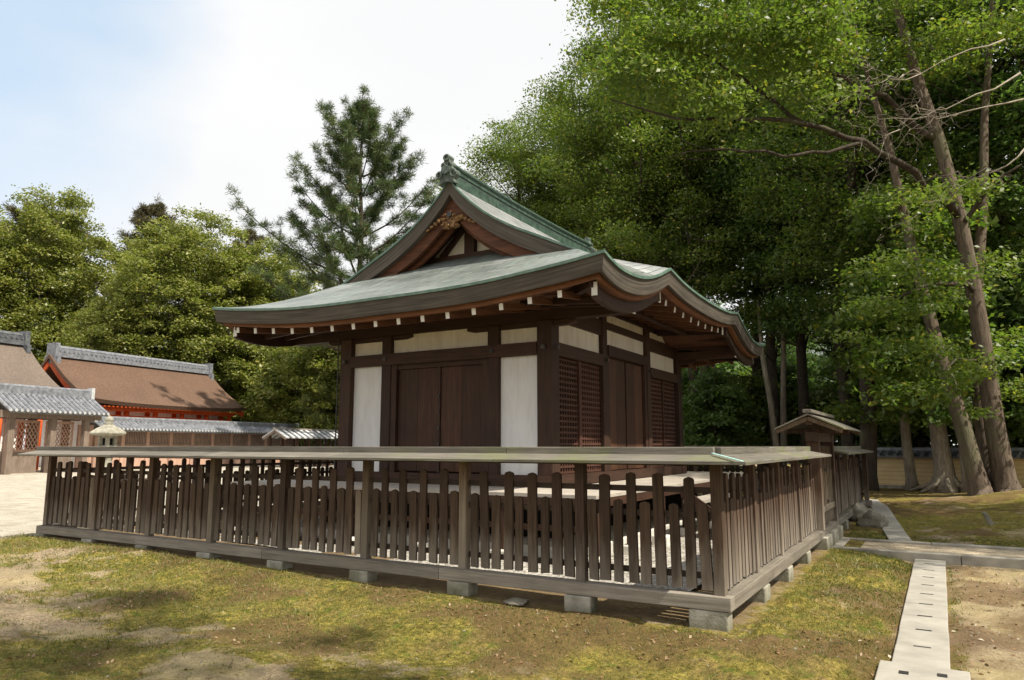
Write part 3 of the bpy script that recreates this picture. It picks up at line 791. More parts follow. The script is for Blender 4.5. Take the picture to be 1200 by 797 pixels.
for f in 'rl':
    hpanel('sill_beam','timber_y',YF+.16,YB-.16,1.02,1.175,f,.30)
    for (a0,a1) in ((YF+.126,5.029),(7.381,YB-.126)):
        hpanel('tie_beam','timber_y',a0,a1,2.93,3.12,f,.24)
        hpanel('upper_panel','plaster_cream',a0,a1,3.12,3.46,f,.05)
        hpanel('tie_beam','timber_y',a0,a1,3.46,3.60,f,.16)
        hpanel('upper_panel','plaster_cream',a0+(.5 if a0<6 else 0),a1-(0 if a0<6 else .5),3.72,3.86,f,.05)
        mid = (a0+a1)/2
        hpanel('mullion','lattice_wood',mid-.035,mid+.035,1.175,2.93,f,.12)
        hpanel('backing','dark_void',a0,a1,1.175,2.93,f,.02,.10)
        for b0,b1 in ((a0,mid-.035),(mid+.035,a1)):
            X0 = XR if f=='r' else XL; t = .035; sg = 1 if f=='r' else -1
            m = MB(); n = 9; nz_ = 20
            for k in range(n+1):
                y = b0+.02+(b1-b0-.04)*k/n; m.box(X0-.018,X0+.018,y-.016,y+.016,1.18,2.92)
            m.build('lattice', M['lattice_wood'], hall)
            m = MB()
            for k in range(nz_+1):
                z = 1.2+1.7*k/nz_; m.box(X0-.030 if sg<0 else X0-.012,X0+.012 if sg<0 else X0+.030,b0+.003,b1-.003,z-.016,z+.016)
            m.build('lattice', M['lattice_wood'], hall)
    hpanel('tie_beam','timber_y',5.231,7.179,3.13,3.31,f,.25)
    hpanel('upper_panel','plaster_cream',5.231,7.179,3.31,3.88,f,.05)
    for a0,a1 in ((5.231,5.34),(7.07,7.179)): hpanel('door_frame','timber',a0,a1,1.175,3.13,f,.16)
    for a0,a1 in ((5.342,6.19),(6.225,7.068)):
        dr = hpanel('door','door_wood',a0,a1,1.18,3.125,f,.04,.02)
        w_ = (a1-a0)/2
        hpanel('door_plank','door_wood',a0+.012,a0+w_-.003,1.19,3.11,f,.02,-.013,dr); hpanel('door_plank','door_wood',a0+w_+.003,a1-.012,1.19,3.11,f,.02,-.013,dr)
# dark core, so that no light leaks through the hall
MB().box(XL+.2,XR-.2,YF+.2,YB-.2,.3,3.6).build('interior', M['dark_void'], hall)

# veranda on short posts over a stone plinth, steps on the gate side
V0x,V1x,V0y,V1y = XL-1.32, XR+1.32, YF-1.32, YB+1.32
def vring(a,b,c,d_,z0,z1,mat,name):
    for (x0,x1,y0,y1) in ((a,b,c,YF-.16),(a,b,YB+.16,d_)):
        MB().box(x0,x1,y0,y1,z0,z1).build(name, M[mat], hall, bevel=.004)
    for (x0,x1) in ((a,XL-.16),(XR+.16,b)):
        MB().box(x0,x1,YF-.158,YB+.158,z0,z1).build(name, M[mat], hall, bevel=.004)
vring(V0x,V1x,V0y,V1y,.965,1.012,'veranda_wood','veranda_floor')
for y in (V0y+.05,V1y-.05): MB().box(V0x+.08,V1x-.08,y-.05,y+.05,.86,.962).build('veranda_beam', M['timber_x'], hall)
for x in (V0x+.05,V1x-.05): MB().box(x-.05,x+.05,V0y+.11,V1y-.11,.86,.962).build('veranda_beam', M['timber_y'], hall)
vx = np.linspace(V0x+.06,V1x-.06,6); vy = np.linspace(V0y+.06,V1y-.06,8)
for x in vx:
    for y in (vy[0],vy[-1]):
        p_ = MB().box(x-.05,x+.05,y-.05,y+.05,.30,.858).build('veranda_post', M['timber'], hall); MB().box(x-.12,x+.12,y-.12,y+.12,.1,.298).build('base_stone', M['pale_stone'], p_, bevel=.02)
for y in vy[1:-1]:
    for x in (vx[0],vx[-1]):
        p_ = MB().box(x-.05,x+.05,y-.05,y+.05,.30,.858).build('veranda_post', M['timber'], hall); MB().box(x-.12,x+.12,y-.12,y+.12,.1,.298).build('base_stone', M['pale_stone'], p_, bevel=.02)
MB().box(V0x+.08,V1x-.08,V0y+.035,V0y+.075,.56,.63).build('veranda_rail', M['timber_x'], hall)
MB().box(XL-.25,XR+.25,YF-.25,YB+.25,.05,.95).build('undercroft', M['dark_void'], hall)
MB().box(XL-1.0,XR+1.0,YF-1.0,YB+1.0,.05,.33).build('plinth', M['pale_stone'], hall, bevel=.02)
for k in range(4):
    MB().box(V1x+.02+.27*k, V1x+.32+.27*k, 5.2,7.2, .70-.2*k, .76-.2*k).build('step', M['veranda_wood'], hall, bevel=.006)
for y in (5.15,7.21):
    MB().prism([(V1x+.0,.80),(V1x+.0,.96),(V1x+.2,.84),(V1x+1.15,.18),(V1x+.95,.14)], lambda a,z:(a,y,z), lambda a,z:(a,y+.05,z)).build('stair_string', M['timber'], hall)

# gable ends: layered verge, barge boards, plaster pediment, carved pendant
dd = np.linspace(-2.55,2.55,81)
for sg in (-1,1):
    yv = YM+sg*2.8
    def strip(name, off0, off1, y0, y1, mat, lim=2.55, parent=roof, taper=0):
        mb = MB(); uv=[]
        ds = np.linspace(-lim,lim,81); n = 4
        for d in ds:
            z = float(Zs(abs(d),2.8)); tt = taper*abs(d)/lim
            sec = [(y0,z-off0),(y0,z-off1+tt),(y1,z-off1+tt),(y1,z-off0)]
            for a,(y,zz) in enumerate(sec): mb.v.append((XM+d,y,zz)); uv.append((d,[0,off1-off0,off1-off0+.2,0][a]))
        for i in range(len(ds)-1):
            for a in range(n):
                a2=(a+1)%n; f=(i*n+a,i*n+a2,(i+1)*n+a2,(i+1)*n+a); mb.f.append(f if sg>0 else f[::-1])
        mb.f.append((0,1,2,3)); e=(len(ds)-1)*n; mb.f.append((e+3,e+2,e+1,e))
        return mb.build(name, M[mat], parent, uv=uv)
    strip('verge_rim', -.006, .034, yv+sg*.025, yv-sg*.05, 'copper_edge')
    strip('verge_edge', .034, .29, yv, yv-sg*.72, 'eave_bark')
    strip('barge_board', .27, .58, yv-sg*.10, yv-sg*.17, 'barge_wood', 2.25, hall, taper=.16)
    strip('barge_board', .29, .68, yv-sg*.26, yv-sg*.32, 'barge_wood', 2.05, hall, taper=.22)
    # pediment
    yp = YM+sg*2.08
    pts = [(-1.3,4.66)]+[(d,float(Zs(abs(d),2.1))-.28) for d in np.linspace(-1.3,1.3,31)]+[(1.3,4.66)]
    MB().prism([(XM+d,z) for d,z in pts], lambda a,z:(a,yp,z), lambda a,z:(a,yp-sg*.05,z)).build('pediment', M['plaster_cream'], hall)
    yb = yp+sg*.06
    MB().box(XM-1.12,XM+1.12,yb-.06,yb+.06,4.80,4.93).build('pediment_beam', M['timber_x'], hall)
    MB().box(XM-.10,XM+.10,yb-.055,yb+.055,4.93,5.62).build('pediment_post', M['timber'], hall)
    for q in (-1,1):
        MB().beam((XM+q*.08,yb,5.48),(XM+q*.62,yb,4.93),.07,.09).build('pediment_strut', M['timber_x'], hall)
        MB().beam((XM+q*.05,yb+sg*.02,5.66),(XM+q*.98,yb+sg*.02,4.90),.08,.13).build('pediment_strut', M['timber_x'], hall)
    # carved pendant under the apex of the barge boards
    yg = yv-sg*.05
    lob = []
    for k in range(48):
        a = 2*math.pi*k/48; r = .135+.036*math.cos(5*a)+.02*math.cos(11*a)
        lob.append((XM+1.35*r*math.sin(a), 5.36+r*math.cos(a)*.95))
    if sg > 0: lob = lob[::-1]
    pd = MB().prism(lob[::-1], lambda a,z:(a,yg,z), lambda a,z:(a,yg-sg*.05,z)).build('carved_pendant', M['gilt_carving'], hall)
    m = MB()
    for k in range(9):
        a = 2*math.pi*k/9; rr_ = .10 if k%2 else .13
        m.tube([(XM+rr_*1.3*math.sin(a)-.03,yg+sg*.02,5.36+rr_*math.cos(a)),(XM+rr_*1.3*math.sin(a)+.03,yg+sg*.03,5.36+rr_*math.cos(a)+.02)],.022,6)
    for q in (-1,1):
        for k in range(4): m.tube([(XM+q*(.2+.08*k),yg+sg*.0,5.38-.035*k),(XM+q*(.26+.08*k),yg+sg*.01,5.40-.05*k)],.035-.004*k,6)
    m.build('scroll', M['gilt_carving'], pd)
    hx = [(XM+.05*math.cos(math.pi*k/3),5.46+.05*math.sin(math.pi*k/3)) for k in range(6)]
    MB().prism(hx, lambda a,z:(a,yg+sg*.06,z), lambda a,z:(a,yg-sg*.0,z)).build('boss', M['iron'], pd)
# ridge: stepped copper box with a rounded top, and a scrolled end piece at each gable
ry = np.linspace(-2.78,2.78,25)
def ridgebar(name, hw, z0, z1, mat, half=2.78, rnd=0):
    mb = MB(); n = 6 if rnd else 4; ys = np.linspace(-half,half,25)
    for y in ys:
        s_ = .05*(abs(y)/2.8)**2-.03
        if rnd: sec = [(hw*math.cos(t), z0+(z1-z0)*math.sin(t)) for t in np.linspace(0,math.pi,n)]
        else: sec = [(hw,z0),(hw,z1),(-hw,z1),(-hw,z0)]
        for a,z in sec: mb.v.append((XM+a,YM+y,z+s_))
    for i in range(24):
        for a in range(n): a2=(a+1)%n; mb.f.append((i*n+a,(i+1)*n+a,(i+1)*n+a2,i*n+a2)[::-1])
    mb.f.append(tuple(range(n))); mb.f.append(tuple(24*n+a for a in reversed(range(n))))
    return mb.build(name, M[mat], roof, smooth=bool(rnd))
ridgebar('ridge_base', .115, 5.93, 6.10, 'ridge_copper')
ridgebar('ridge_band', .085, 6.10, 6.16, 'copper_roof_green', 2.72)
ridgebar('ridge_body', .10, 6.16, 6.24, 'ridge_copper', 2.76)
ridgebar('ridge_cap', .125, 6.24, 6.35, 'ridge_copper', 2.82, 1)
for sg in (-1,1):
    yo = YM+sg*2.84
    half = [(.0,6.74),(.05,6.735),(.095,6.70),(.11,6.65),(.085,6.60),(.10,6.56),(.16,6.52),(.185,6.45),(.165,6.385),(.19,6.34),(.26,6.30),(.31,6.235),(.31,6.16),(.25,6.12),(.2,6.10),(.24,6.02),(.26,5.95),(.0,6.02)]
    half = [(a*.66,5.98+(z-5.98)*.66) for a,z in half]
    zz_ = lambda z: 5.98+(z-5.98)*.66
    out_ = [(XM+a,z) for a,z in half]+[(XM-a,z) for a,z in half[::-1][1:-1]]
    ob = MB().prism(out_ if sg>0 else out_[::-1], lambda a,z:(a,yo+sg*.05,z), lambda a,z:(a,yo-sg*.08,z)).build('ridge_end', M['ornament'], roof, bevel=.012)
    m = MB()
    for q in (-1,1):
        m.tube([(XM+q*(.14+.045*math.cos(t)),yo+sg*.06,zz_(6.21)+.06*math.sin(t)) for t in np.linspace(0,5.2,12)],.02,6)
        m.tube([(XM+q*(.06+.035*math.cos(t)),yo+sg*.06,zz_(6.44)+.05*math.sin(t)) for t in np.linspace(0,5.2,12)],.018,6)
    m.tube([(XM+.05*math.cos(t),yo+sg*.06,zz_(6.655)+.045*math.sin(t)) for t in np.linspace(0,6.28,14)],.02,6)
    m.tube([(XM,yo+sg*.03,zz_(6.32)),(XM,yo+sg*.10,zz_(6.32))],.08,12)
    m.build('scroll', M['ornament'], ob)
# board lightning conductor down the corner
MB().tube([(XL-.16,YF-.14,3.45),(XL-.16,YF-.14,1.2)],.012,6).build('down_wire', M['iron'], hall)

# ------------------------------------------------------------------ old shrine buildings across the court, left
LO = pw(60, 36.5); LT = Vector((-.137,.990,0)).normalized(); LN = Vector((-LT.y, LT.x, 0))    # along / away
LN = Vector((-.990,-.137,0)).normalized()
def lp(a,b,z): return tuple(LO + LT*a + LN*b + Vector((0,0,z)))
LM = Matrix(((LT.x,LN.x,0,LO.x),(LT.y,LN.y,0,LO.y),(0,0,1,0),(0,0,0,1)))
def lb(mb, name, mat, parent, **k): return mb.xf(LM).build(name, M[mat], parent, **k)
def roofsheet(a0, a1, b, half, zr, ze, sag, thick, na=2, nb=12, flare=0., rib=0, ribr=.05):
    """ridge along a at b; both slopes, closed slab. rib>0: rows of half-round tiles"""
    mb = MB(); n = nb*2+1
    aa = np.linspace(a0,a1,na)
    def prof(t): return zr-(zr-ze)*(abs(t)+sag*abs(t)*(1-abs(t)))
    for a in aa:
        u = abs((a-(a0+a1)/2)/((a1-a0)/2))
        for k in range(n):
            t = -1+2*k/(n-1); mb.v.append((a, b+half*t, prof(t)+flare*u**3*abs(t)**2))
        for k in range(n):
            t = -1+2*k/(n-1); mb.v.append((a, b+half*t*.97, prof(t)+flare*u**3*abs(t)**2-thick))
    w_ = 2*n
    for i in range(na-1):
        for k in range(n-1):
            mb.f.append((i*w_+k,(i+1)*w_+k,(i+1)*w_+k+1,i*w_+k+1)); q=n+k
            mb.f.append((i*w_+q,i*w_+q+1,(i+1)*w_+q+1,(i+1)*w_+q))
        for k in (0,n-1):
            f=(i*w_+k,i*w_+n+k,(i+1)*w_+n+k,(i+1)*w_+k); mb.f.append(f)
    for i in (0,na-1):
        for k in range(n-1):
            f=(i*w_+k,i*w_+k+1,i*w_+n+k+1,i*w_+n+k); mb.f.append(f if i==0 else f[::-1])
    return mb, prof
def tileroof(root, a0, a1, b, half, zr, ze, sag, pitch=.26, r=.075, ridge_h=.3):
    mb, prof = roofsheet(a0,a1,b,half,zr,ze,sag,.1,na=2,nb=6)
    rf = lb(mb,'roof','tile_dark',root)
    m = MB(); e = MB(); n = int((a1-a0)/pitch)
    for k in range(n+1):
        a = a0+(a1-a0)*k/n
        for sg in (-1,1):
            pts = [(a, b+sg*half*t, prof(t)+.03) for t in np.linspace(.06,1.0,6)]
            m.tube(pts, r, 6)
            e.tube([(a,b+sg*half*1.0,prof(1)+.03),(a,b+sg*(half+.03),prof(1)+.025)], r*.95, 8)
        # overlapping courses
    for q in range(1,8):
        t = q/8
        for sg in (-1,1): m.box(a0,a1,b+sg*half*t-.012,b+sg*half*t+.012,prof(t)+.0,prof(t)+.045)
    lb(m,'round_tiles','tile',rf); lb(e,'tile_ends','tile_edge',rf)
    m = MB().box(a0-.02,a1+.02,b-.15,b+.15,zr-.04,zr+ridge_h*.45).box(a0-.0,a1+.0,b-.11,b+.11,zr+ridge_h*.45,zr+ridge_h*.8)
    m.tube([(a0-.05,b,zr+ridge_h*.85),(a1+.05,b,zr+ridge_h*.85)],.10,8)
    lb(m,'roof_ridge','tile',rf)
    for a in (a0,a1): lb(MB().box(a-.09,a+.09,b-.2,b+.2,zr-.1,zr+ridge_h+.12),'ridge_end','tile_edge',rf)
    return rf
# 1. tile-roofed gate with lattice doors
r = thing('tiled_gate', 'gray tile-roofed wooden gate with diamond lattice doors at the far left', 'gate', lp(0,0,.1))
tileroof(r, -2.6, 2.45, 0, 1.45, 4.12, 3.22, .10, ridge_h=.42)
for a in (-2.1,-.05,1.75):
    for b in (-.75,.75): lb(MB().box(a-.14,a+.14,b-.14,b+.14,.1,3.3),'gate_post','gray_board',r)
for b in (-.8,.8): lb(MB().box(-2.7,2.5,b-.12,b+.12,2.92,3.26),'lintel','gray_board',r)
for k in range(16):
    a = -2.55+4.95*k/15; lb(MB().beam((a,-1.38,3.17),(a,0,3.98),.07,.09),'rafter','gray_board',r)
for a0,a1 in ((-1.95,-.2),(.1,1.6)):
    dl = lb(MB().box(a0,a1,-.05,.03,.25,1.35),'door_leaf','gray_board',r)
    lb(MB().box(a0,a1,-.07,-.052,1.30,1.42).box(a0,a1,-.07,-.052,2.72,2.84).box(a0,a0+.09,-.07,-.052,1.35,2.8).box(a1-.09,a1,-.07,-.052,1.35,2.8),'door_frame','pink_board',dl)
    m = MB(); n = 9
    for k in range(-6,n+1):
        s_ = (a1-a0)/n; lo = max(0,k*s_); 
        for sg in (0,1):
            p = []; h=1.36; x0=k*s_; x1=x0+h*.62
            c0=max(x0,0); c1=min(x1,a1-a0)
            if c1-c0<.06: continue
            z0=1.4+(c0-x0)/.62; z1=1.4+(c1-x0)/.62
            A0,A1=(a0+c0,a0+c1) if sg==0 else (a1-c0,a1-c1)
            m.beam((A0,-.04-.02*sg,z0),(A1,-.04-.02*sg,z1),.03,.035)
    lb(m,'door_lattice','pink_board',dl)
for a0 in (-1.9,-1.2,-.6,.15,1.0): lb(MB().box(a0,a0+.26,.9,1.0,.2,2.85),'inner_pillar','vermilion',r)
lb(MB().box(-8,-2.26,-.06,.06,.1,2.6),'side_boards','pink_board',r)
lb(MB().box(1.9,2.75,-.06,.06,.1,2.7),'side_boards','pink_board',r)
# 2. roofed board wall running away from the gate
r = thing('roofed_wall', 'long board wall under a narrow gray tile roof, between the lattice gate and the small shelter', 'wall', lp(10,0,.1))
tileroof(r, 2.75, 19.5, 0, .82, 2.92, 2.48, .06, pitch=.24, r=.07, ridge_h=.22)
lb(MB().box(2.8,19.4,-.06,.06,.1,2.42),'boards','pink_board',r)
for k in range(11):
    a = 2.9+16.4*k/10; lb(MB().box(a-.1,a+.1,-.16,-.062,.1,2.45),'wall_post','pink_board',r)
m = MB()
for k in range(150):
    a = 2.9+16.4*k/149; m.box(a-.022,a+.022,-.10,-.062,1.72,2.36)
lb(m,'batten','gray_board',r)
lb(MB().box(2.8,19.4,-.13,-.063,1.60,1.70),'rail','gray_board',r); lb(MB().box(2.8,19.4,-.075,-.063,1.44,1.53),'gap','dark_void',r)
lb(MB().box(2.8,19.4,-.13,-.063,1.30,1.40),'rail','gray_board',r)
# 3. hall with bark roof and vermilion timbers
def barkhall(name, label, a0, a1, b, half, zr, ze, mat, cap='tile'):
    r = thing(name, label, 'shrine', lp((a0+a1)/2,b,.1))
    mb, prof = roofsheet(a0,a1,b,half,zr,ze,.32,.24,na=17,nb=14,flare=.22)
    rf = lb(mb,'roof',mat,r,smooth=False)
    m = MB().box(a0+.35,a1-.35,b-.34,b+.34,zr-.14,zr+.16).box(a0+.3,a1-.3,b-.24,b+.24,zr+.16,zr+.40)
    m.tube([(a0+.25,b,zr+.46),(a1-.25,b,zr+.46)],.15,8)
    for k in range(40):
        a=a0+.5+(a1-a0-1)*k/39
        for sg in (-1,1): m.tube([(a,b+sg*.30,zr+.24),(a,b+sg*.37,zr+.24)],.075,6)
    lb(m,'roof_ridge',cap,rf)
    for a in (a0+.25,a1-.25): lb(MB().box(a-.14,a+.14,b-.42,b+.42,zr-.45,zr+.72).box(a-.12,a+.12,b-.6,b+.6,zr-.6,zr-.1),'ridge_end',cap,rf)
    for a in (a0+.12,a1-.12):
        m = MB()
        for sg in (-1,1):
            ts = np.linspace(.03,.95,12)
            for q in range(11): m.beam((a,b+sg*half*ts[q],prof(ts[q])-.44),(a,b+sg*half*ts[q+1],prof(ts[q+1])-.44),.1,.36)
        lb(m,'barge_board','vermilion',rf)
    lb(MB().box(a0+.9,a1-.9,b-half+.35,b+half-.35,ze-.46,ze-.30),'eave_beam','vermilion',r)
    m = MB(); n = int((a1-a0)/.3)
    for k in range(n):
        a=a0+.3+(a1-a0-.6)*k/(n-1); m.box(a-.045,a+.045,b-half+.12,b+half-.12,ze-.29,ze-.215)
    lb(m,'rafters','vermilion',r)
    lb(MB().box(a0+1.3,a1-1.3,b-half+1.5,b+half-1.5,.3,ze-.1),'wall','plaster',r)
    n=6
    for k in range(n):
        a = a0+1.0+(a1-a0-2)*k/(n-1)
        for bb in (b-half+.7,b-half+1.45): lb(MB().tube([(a,bb,.2),(a,bb,ze-.3)],.16,10),'column','vermilion',r,smooth=True)
    lb(MB().box(a0+1,a1-1,b-half+.62,b-half+.78,ze-.95,ze-.75),'tie_beam','vermilion',r)
    return r
barkhall('bark_roofed_hall','vermilion hall with a brown cypress-bark roof and gray tiled ridge behind the tiled board wall', 5.3, 18.3, 7.8, 3.9, 7.25, 4.25, 'thatch')
barkhall('bark_roofed_hall','taller hall with a gray-brown bark roof cut by the left edge, behind the lattice gate', -9.5, 3.3, 6.9, 3.9, 7.55, 4.35, 'thatch_gray','tile_dark')
# 4. small roofed rack at the end of the wall
r = thing('roofed_rack', 'low roofed wooden rack with pale roof boards beside the left edge of the shrine hall', 'shelter', lp(15.7,-5,.15))
a0,a1,b0 = 11.2,18.5,-5.0
for sg in (-1,1):
    for par in (0,1):
        m = MB(); n=26
        for k in range(par,n,2):
            a=a0+(a1-a0)*k/n; h=.012 if k%2 else .05
            sec=[(b0,2.60+h),(b0+sg*.95,2.08+h),(b0+sg*.95,2.05),(b0,2.57)]
            w_=(a1-a0)/n-.012
            m.add([(a,bb,z) for bb,z in sec]+[(a+w_,bb,z) for bb,z in sec],[(0,1,2,3),(7,6,5,4),(0,4,5,1),(1,5,6,2),(2,6,7,3),(3,7,4,0)])
        lb(m,'roof','tile_dark' if par else 'tile_edge',r)
lb(MB().box(a0-.05,a1+.05,b0-.09,b0+.09,2.60,2.70),'roof_ridge','bright_board',r)
for sg in (-1,1): lb(MB().beam((a0+.05,b0,2.52),(a0+.05,b0+sg*.9,2.02),.08,.16),'barge_board','gray_board',r)
for k in range(7):
    a=a0+.35+1.13*k
    for sg in (-1,1): lb(MB().box(a-.06,a+.06,b0+sg*.6-.06,b0+sg*.6+.06,.1,2.22),'rack_post','timber',r)
lb(MB().box(a0+.2,a1-.2,b0-.66,b0-.54,2.12,2.22),'rack_beam','timber',r)
lb(MB().box(a0+.2,a1-.2,b0-.64,b0-.56,1.42,1.54),'rack_beam','timber',r)
m=MB()
for k in range(34): a=a0+.3+(a1-a0-.6)*k/33; m.box(a-.04,a+.04,b0-.63,b0-.59,.2,1.25)
lb(m,'slats','timber',r)
# 5. stone lantern
lx,ly = -23.1,8.34; lz = g1(lx,ly)
r = thing('stone_lantern', 'mossy stone lantern with a broad hexagonal cap in front of the board wall', 'lantern', (lx,ly,lz))
for nm, prof, n in (('base',[(.52,0),(.52,.16),(.40,.24),(.34,.34)],6),('shaft',[(.22,.34),(.19,.5),(.20,.78),(.24,.8),(.24,.86),(.20,.88),(.19,1.12),(.23,1.28)],14),
        ('platform',[(.24,1.28),(.44,1.44),(.44,1.54),(.30,1.56)],6),('cap',[(.32,1.94),(.60,1.98),(.645,2.03),(.62,2.08),(.42,2.20),(.2,2.31),(.14,2.34)],6),
        ('jewel',[(.14,2.34),(.16,2.38),(.11,2.41),(.15,2.47),(.13,2.55),(.05,2.62),(.01,2.66)],12)):
    MB().lathe(prof,(lx,ly,lz-.15),n).build(nm,M['lantern_stone'],r,smooth=(nm in('shaft','jewel')),bevel=.02 if n==6 else 0)
m=MB()
for k in range(6):
    a=2*math.pi*(k+.5)/6; c=(lx+.25*math.cos(a),ly+.25*math.sin(a)); m.box(c[0]-.05,c[0]+.05,c[1]-.05,c[1]+.05,lz+1.40,lz+1.80)
m.lathe([(.27,1.55),(.27,1.63)],(lx,ly,lz-.15),6).lathe([(.27,1.87),(.27,1.945)],(lx,ly,lz-.15),6)
fb=m.build('fire_box',M['lantern_stone'],r)
MB().lathe([(.16,1.56),(.16,1.93)],(lx,ly,lz-.15),8).build('fire_hollow',M['dark_void'],fb)

# ------------------------------------------------------------------ ochre garden wall on the right, under the trees
A = pw(960,27); B = pw(1330,20.5); dv=(B-A); ln=dv.length; dv.normalize(); nv=Vector((-dv.y,dv.x,0))
r = thing('garden_wall','low ochre plastered wall with a gray tile coping behind the tree trunks on the right','wall',tuple((A+B)/2))
def wl(mb,name,mat,parent=None):
    mm = Matrix(((dv.x,nv.x,0,A.x),(dv.y,nv.y,0,A.y),(0,0,1,0),(0,0,0,1))); return mb.xf(mm).build(name,M[mat],parent or r)
wl(MB().box(0,ln,-.22,.22,-.1,1.20),'wall_body','ochre_wall')
wl(MB().box(0,ln,-.27,.27,-.1,.26),'wall_base','rock')
m=MB().prism([(-.46,1.20),(.46,1.20),(.46,1.25),(.06,1.42),(-.06,1.42),(-.46,1.25)],lambda b,z:(0,b,z),lambda b,z:(ln,b,z)); cp=wl(m,'coping','tile_dark')
m=MB(); n=int(ln/.27)
for k in range(n):
    for sg in (-1,1): a=.1+k*.27; m.tube([(a,sg*.47,1.265),(a,0,1.43)],.05,6)
m.tube([(0,0,1.46),(ln,0,1.46)],.085,8); wl(m,'round_tiles','tile',cp)

# ------------------------------------------------------------------ trees
def leaf_cloud(name, P, Nrm, size, mat, aspect=.55, seed=0, fold=.25, droop=.3):
    """P: leaf positions; every leaf is a small folded rhombus"""
    r = np.random.RandomState(seed); n = len(P)
    sz = size*(.65+.7*r.rand(n))
    ax = r.randn(n,3); ax[:,2] = ax[:,2]*.5-droop; ax /= np.linalg.norm(ax,axis=1)[:,None]
    nn = Nrm+r.randn(n,3)*.55; nn -= ax*(nn*ax).sum(1)[:,None]; nn /= np.linalg.norm(nn,axis=1)[:,None]+1e-9
    sd = np.cross(nn,ax)
    a = P-ax*sz[:,None]*.5; b = P+ax*sz[:,None]*.5
    l = P+sd*(sz*aspect*.5)[:,None]+nn*(sz*fold*.3)[:,None]; q = P-sd*(sz*aspect*.5)[:,None]+nn*(sz*fold*.3)[:,None]
    V = np.stack([a,l,b,q],1).reshape(-1,3); F = np.arange(4*n).reshape(-1,4)
    me = bpy.data.meshes.new(name); raw_mesh(me,V,F); me.materials.append(M[mat]); return me
def clump_leaves(centers, radii, per, r, flat=.65, stray=.25):
    Ps=[]; Ns=[]
    for c,rad,k in zip(centers,radii,per):
        d = r.randn(k,3); d/=np.linalg.norm(d,axis=1)[:,None]
        d[:,2] = np.where(d[:,2]<-.35, -d[:,2]*.8, d[:,2])
        t = (r.rand(k)**.45*np.where(r.rand(k)<stray,1+.9*r.rand(k),1))[:,None]*rad*np.array([1,1,flat])
        Ps.append(c+d*t); Ns.append(d*.7+np.array([0,0,.6]))
    return np.concatenate(Ps), np.concatenate(Ns)
def bezier(p0,p1,p2,n):
    return [tuple((1-t)**2*np.array(p0)+2*t*(1-t)*np.array(p1)+t*t*np.array(p2)) for t in np.linspace(0,1,n)]
